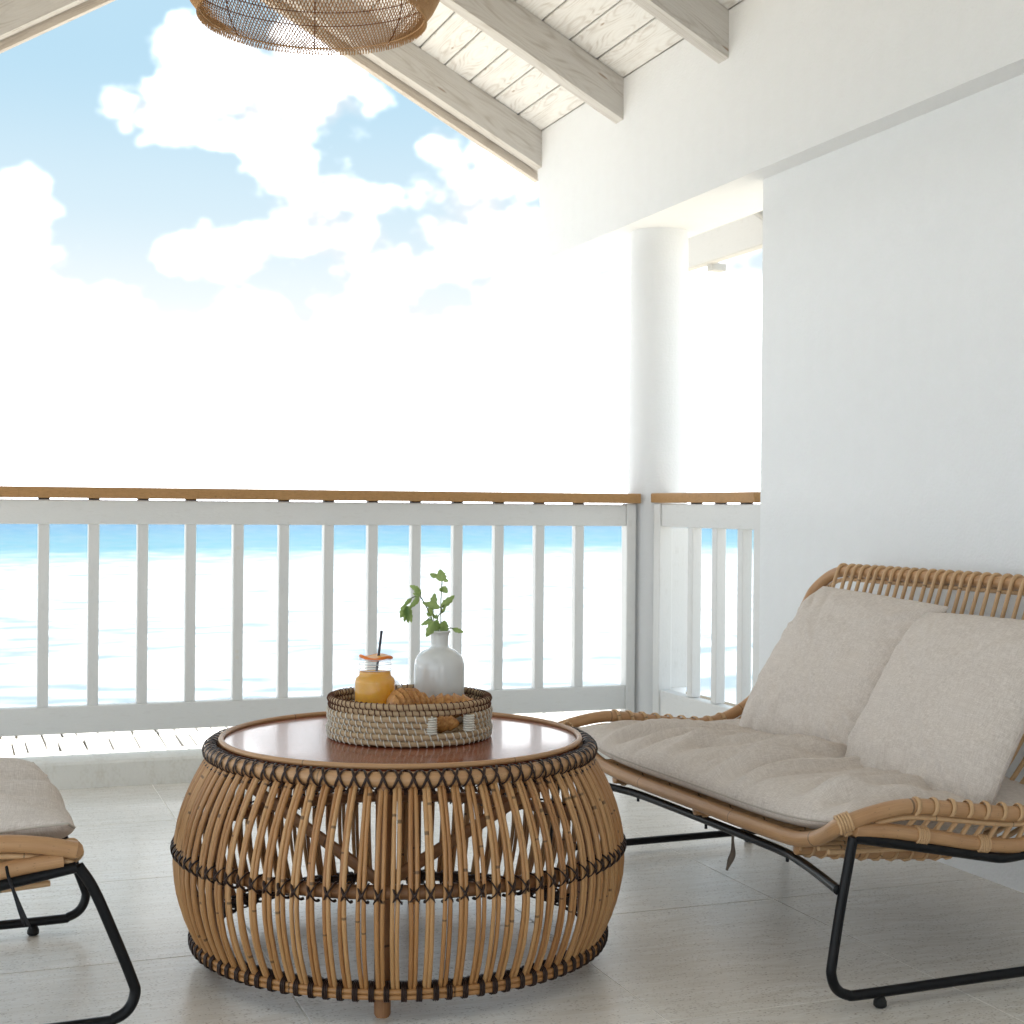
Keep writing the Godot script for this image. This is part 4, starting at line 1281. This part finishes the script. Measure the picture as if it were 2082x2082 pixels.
# leafy sprigs: pixel-like sketch units (0.242 mm) measured from the mouth of the vase
func build_sprig() -> void:
	var o := thing("leaf_sprig", "green leafy sprigs with toothed leaves standing in the white vase", "plant", VASE)
	var S := 0.000243
	var at := func(x: float, y: float, z := 0.0) -> Vector3: return Vector3((x - 1157.0) * S * 0.985, 0.1965 - (y - 645.0) * S, z - (x - 1157.0) * S * 0.15)
	var stems := [[[1160, 900, 0.0], [1163, 600, 0.004], [1160, 420, 0.004], [1168, 215, 0.006]], [[1150, 900, 0.0], [1085, 580, 0.006], [1030, 470, 0.012], [985, 395, 0.014], [940, 335, 0.016], [905, 335, 0.018], [850, 352, 0.02], [800, 410, 0.021]], [[1150, 800, 0], [1108, 560, -0.006], [1106, 450, -0.012]], [[1170, 800, 0], [1135, 545, 0.0], [1200, 480, -0.008]], [[1185, 800, 0], [1180, 600, 0.01]], [[1195, 800, 0], [1225, 637, 0.008], [1285, 628, 0.012]], [[1140, 800, 0], [1060, 540, 0.015], [1000, 545, 0.02]], [[1163, 480, 0.004], [1180, 440, 0.0], [1200, 425, -0.002]], [[945, 335, 0.016], [952, 300, 0.014]]]
	for s in stems:
		var p := []
		for q in s: p.append(at.call(q[0], q[1], q[2]))
		var m := Mb.new()
		m.tube(smooth(p, 4), 0.0012, 6)
		obj("stem", m, M.stem, o)
	# leaf: base x, y, tip x, y, width, z, how far the tip comes forward
	var lv := [[1170, 215, 1140, 105, 84, 0.006, 0.004], [1112, 172, 1035, 142, 44, 0.01, 0.005], [1185, 195, 1242, 215, 34, 0.0, -0.004], [1165, 268, 1138, 298, 30, 0.008, 0.004], [1165, 262, 1218, 312, 58, 0.004, 0.008],
		[1170, 445, 1312, 335, 62, 0.0, -0.006], [1150, 442, 953, 390, 56, 0.010, 0.012], [1100, 460, 1132, 322, 64, -0.012, -0.006], [1180, 500, 1240, 430, 26, -0.006, -0.008],
		[1092, 555, 980, 686, 74, 0.018, 0.014], [1062, 540, 942, 580, 40, 0.018, 0.012], [1100, 645, 1105, 540, 70, 0.012, 0.006], [1165, 650, 1170, 552, 88, 0.016, 0.01], [1200, 648, 1190, 555, 56, 0.006, 0.0], [1265, 630, 1368, 662, 40, 0.012, 0.006],
		[1050, 515, 995, 478, 28, 0.012, 0.01], [1038, 430, 1062, 515, 44, 0.010, -0.002], [940, 285, 835, 240, 44, 0.016, 0.008], [950, 310, 900, 255, 36, 0.014, 0.0], [945, 325, 862, 283, 26, 0.018, 0.012], [935, 335, 842, 305, 30, 0.02, 0.014], [930, 345, 852, 352, 26, 0.02, 0.014],
		[925, 352, 818, 425, 42, 0.022, 0.014], [852, 350, 768, 410, 34, 0.022, 0.01], [800, 400, 738, 515, 56, 0.022, 0.008], [805, 415, 765, 552, 44, 0.026, 0.012], [800, 420, 797, 560, 42, 0.028, 0.014], [815, 420, 838, 555, 46, 0.024, 0.010], [820, 415, 856, 492, 40, 0.018, 0.0], [1120, 540, 1090, 490, 26, -0.004, -0.006], [1118, 545, 1128, 500, 24, 0.0, 0.0]]
	for q in lv:
		var p0: Vector3 = at.call(q[0], q[1], q[5])
		var p1: Vector3 = at.call(q[2], q[3], q[5] + q[6])
		var ax := p1 - p0
		var L := ax.length()
		var e := ax / L
		var view := Vector3(-0.3, 0.15 + rr(-0.25, 0.25), 0.94).normalized()
		var sd := e.cross(view).normalized()
		view = sd.cross(e)
		var wid: float = q[4] * S * 0.5
		var m := Mb.new()
		var P := []
		var U := []
		var bend := rr(-0.12, 0.12)
		for r in 9:
			var f := r / 8.0
			var w := wid * (pow(sin(PI * pow(f, 0.8)), 0.75) if f < 1.0 else 0.0) + 0.0003
			if r >= 3 and r < 8: w *= 1.16 if r % 2 else 0.86
			var row := []
			var ur := []
			for k in 5:
				var g := k / 2.0 - 1.0
				row.append(p0 + e * (f * L) + sd * (g * w) + view * (absf(g) * w * 0.35 + bend * L * f * f - 0.06 * L * sin(f * 3.0)))
				ur.append(Vector2(f, g))
			P.append(row); U.append(ur)
		m.grid(P, U, 1.0)
		obj("leaf", m, M.leaf if rng.randf() < 0.6 else M.leaf_pale, o)

# ------------------------------------------------------------------ lamp
func build_lamp() -> void:
	var t := thing("pendant_lamp", "open woven wicker pendant lampshade hanging from the roof", "lamp", Vector3(0.87, 2.249, -3.9))
	var prof := [Vector2(0.289, -0.017), Vector2(0.288, 0.0), Vector2(0.312, 0.03), Vector2(0.332, 0.075), Vector2(0.340, 0.12), Vector2(0.332, 0.18), Vector2(0.30, 0.26), Vector2(0.245, 0.34), Vector2(0.17, 0.41), Vector2(0.085, 0.455), Vector2(0.05, 0.47)]
	for k in prof.size(): prof[k] *= 1.055
	var pr := func(f: float) -> Vector2:
		var x := f * (prof.size() - 1)
		var k := mini(int(x), prof.size() - 2)
		return prof[k].lerp(prof[k + 1], x - k)
	for dirn in [-1.0, 1.0]:
		var m := Mb.new()
		var N := 215
		for j in N:
			var a0: float = TAU * (j + (0.5 if dirn > 0 else 0.0)) / N + rr(-0.004, 0.004)
			var p := []
			for k in 17:
				var f := k / 16.0
				var q: Vector2 = pr.call(f)
				var a: float = a0 + dirn * 0.75 * maxf(f - 0.05, 0.0)
				var r: float = q.x + dirn * 0.0016
				p.append(Vector3(r * cos(a), q.y + rr(-0.002, 0.0) * (1.0 if k == 0 else 0.0), r * sin(a)))
			m.tube(p, 0.0017, 4, false, false)
		var o := obj("woven_strands", m, M.wicker, t)
		o.set_meta("kind", "stuff")
	for h in [[0.286, 0.0, 0.0017], [0.328, 0.075, 0.0014], [0.335, 0.115, 0.0014], [0.326, 0.185, 0.0014], [0.25, 0.33, 0.003]]:
		var m := Mb.new()
		m.tube(circle(h[0] * 1.055, h[1] * 1.055, 80), h[2], 6, true)
		obj("hoop", m, M.wicker if h[1] == 0.0 else M.wicker_dark, t)
	for k in 8:
		var m := Mb.new()
		var p := []
		for j in 13:
			var q: Vector2 = pr.call(0.09 + 0.91 * j / 12.0)
			p.append(Vector3((q.x - 0.005) * cos(TAU * (k + 0.3) / 8), q.y, (q.x - 0.005) * sin(TAU * (k + 0.3) / 8)))
		m.tube(p, 0.0015, 6)
		obj("rib", m, M.wicker_dark, t)
	var m := Mb.new()
	m.lathe(Vector3(0, 0.455, 0), [Vector2(0.0005, 0), Vector2(0.05, 0.002), Vector2(0.05, 0.02), Vector2(0.012, 0.035), Vector2(0.006, 0.06)], 20)
	obj("cap", m, M.wicker_dark, t)
	m = Mb.new()
	m.tube([Vector3(0, 0.5, 0), Vector3(0, 1.05, 0)], 0.004, 6)
	obj("cord", m, M.rubber, t)

func _ready() -> void:
	rng.seed = 20240
	# camera
	var cam := Camera3D.new()
	cam.name = "camera"
	cam.fov = rad_to_deg(2.0 * atan(1041.0 / 2980.0))
	cam.position = Vector3(0, 0.92, 0)
	cam.rotation = Vector3(deg_to_rad(-0.157), deg_to_rad(-20.46), deg_to_rad(0.467))
	cam.near = 0.05
	cam.far = 60000.0
	var lens := CameraAttributesPhysical.new()       # a 34 mm lens at f/8, focused on the table
	lens.frustum_focal_length = 12.0 / (1041.0 / 2980.0)
	lens.frustum_focus_distance = 2.9
	lens.frustum_near = 0.05
	lens.frustum_far = 60000.0
	lens.exposure_aperture = 8.0
	cam.attributes = lens
	add_child(cam)
	cam.current = true
	# sky, sun, exposure
	var env := Environment.new()
	env.background_mode = Environment.BG_SKY
	env.sky = make_sky()
	env.tonemap_mode = Environment.TONE_MAPPER_LINEAR
	env.tonemap_exposure = 2.3
	env.sdfgi_enabled = true
	env.ssao_enabled = true
	env.ssil_enabled = true
	var we := WorldEnvironment.new()
	we.name = "world"
	we.environment = env
	add_child(we)
	var sun := DirectionalLight3D.new()
	sun.name = "sun"
	sun.light_energy = 1.3
	sun.light_color = Color(1.0, 0.98, 0.95)
	sun.light_angular_distance = 0.5
	sun.shadow_enabled = true
	add_child(sun)
	sun.look_at_from_position(Vector3(-0.12, 0.945, -0.30) * 10.0, Vector3.ZERO, Vector3.RIGHT)
	make_materials()
	build_house()
	build_outside()
	build_table()
	build_seating()
	build_tray()
	build_breakfast()
	build_lamp()
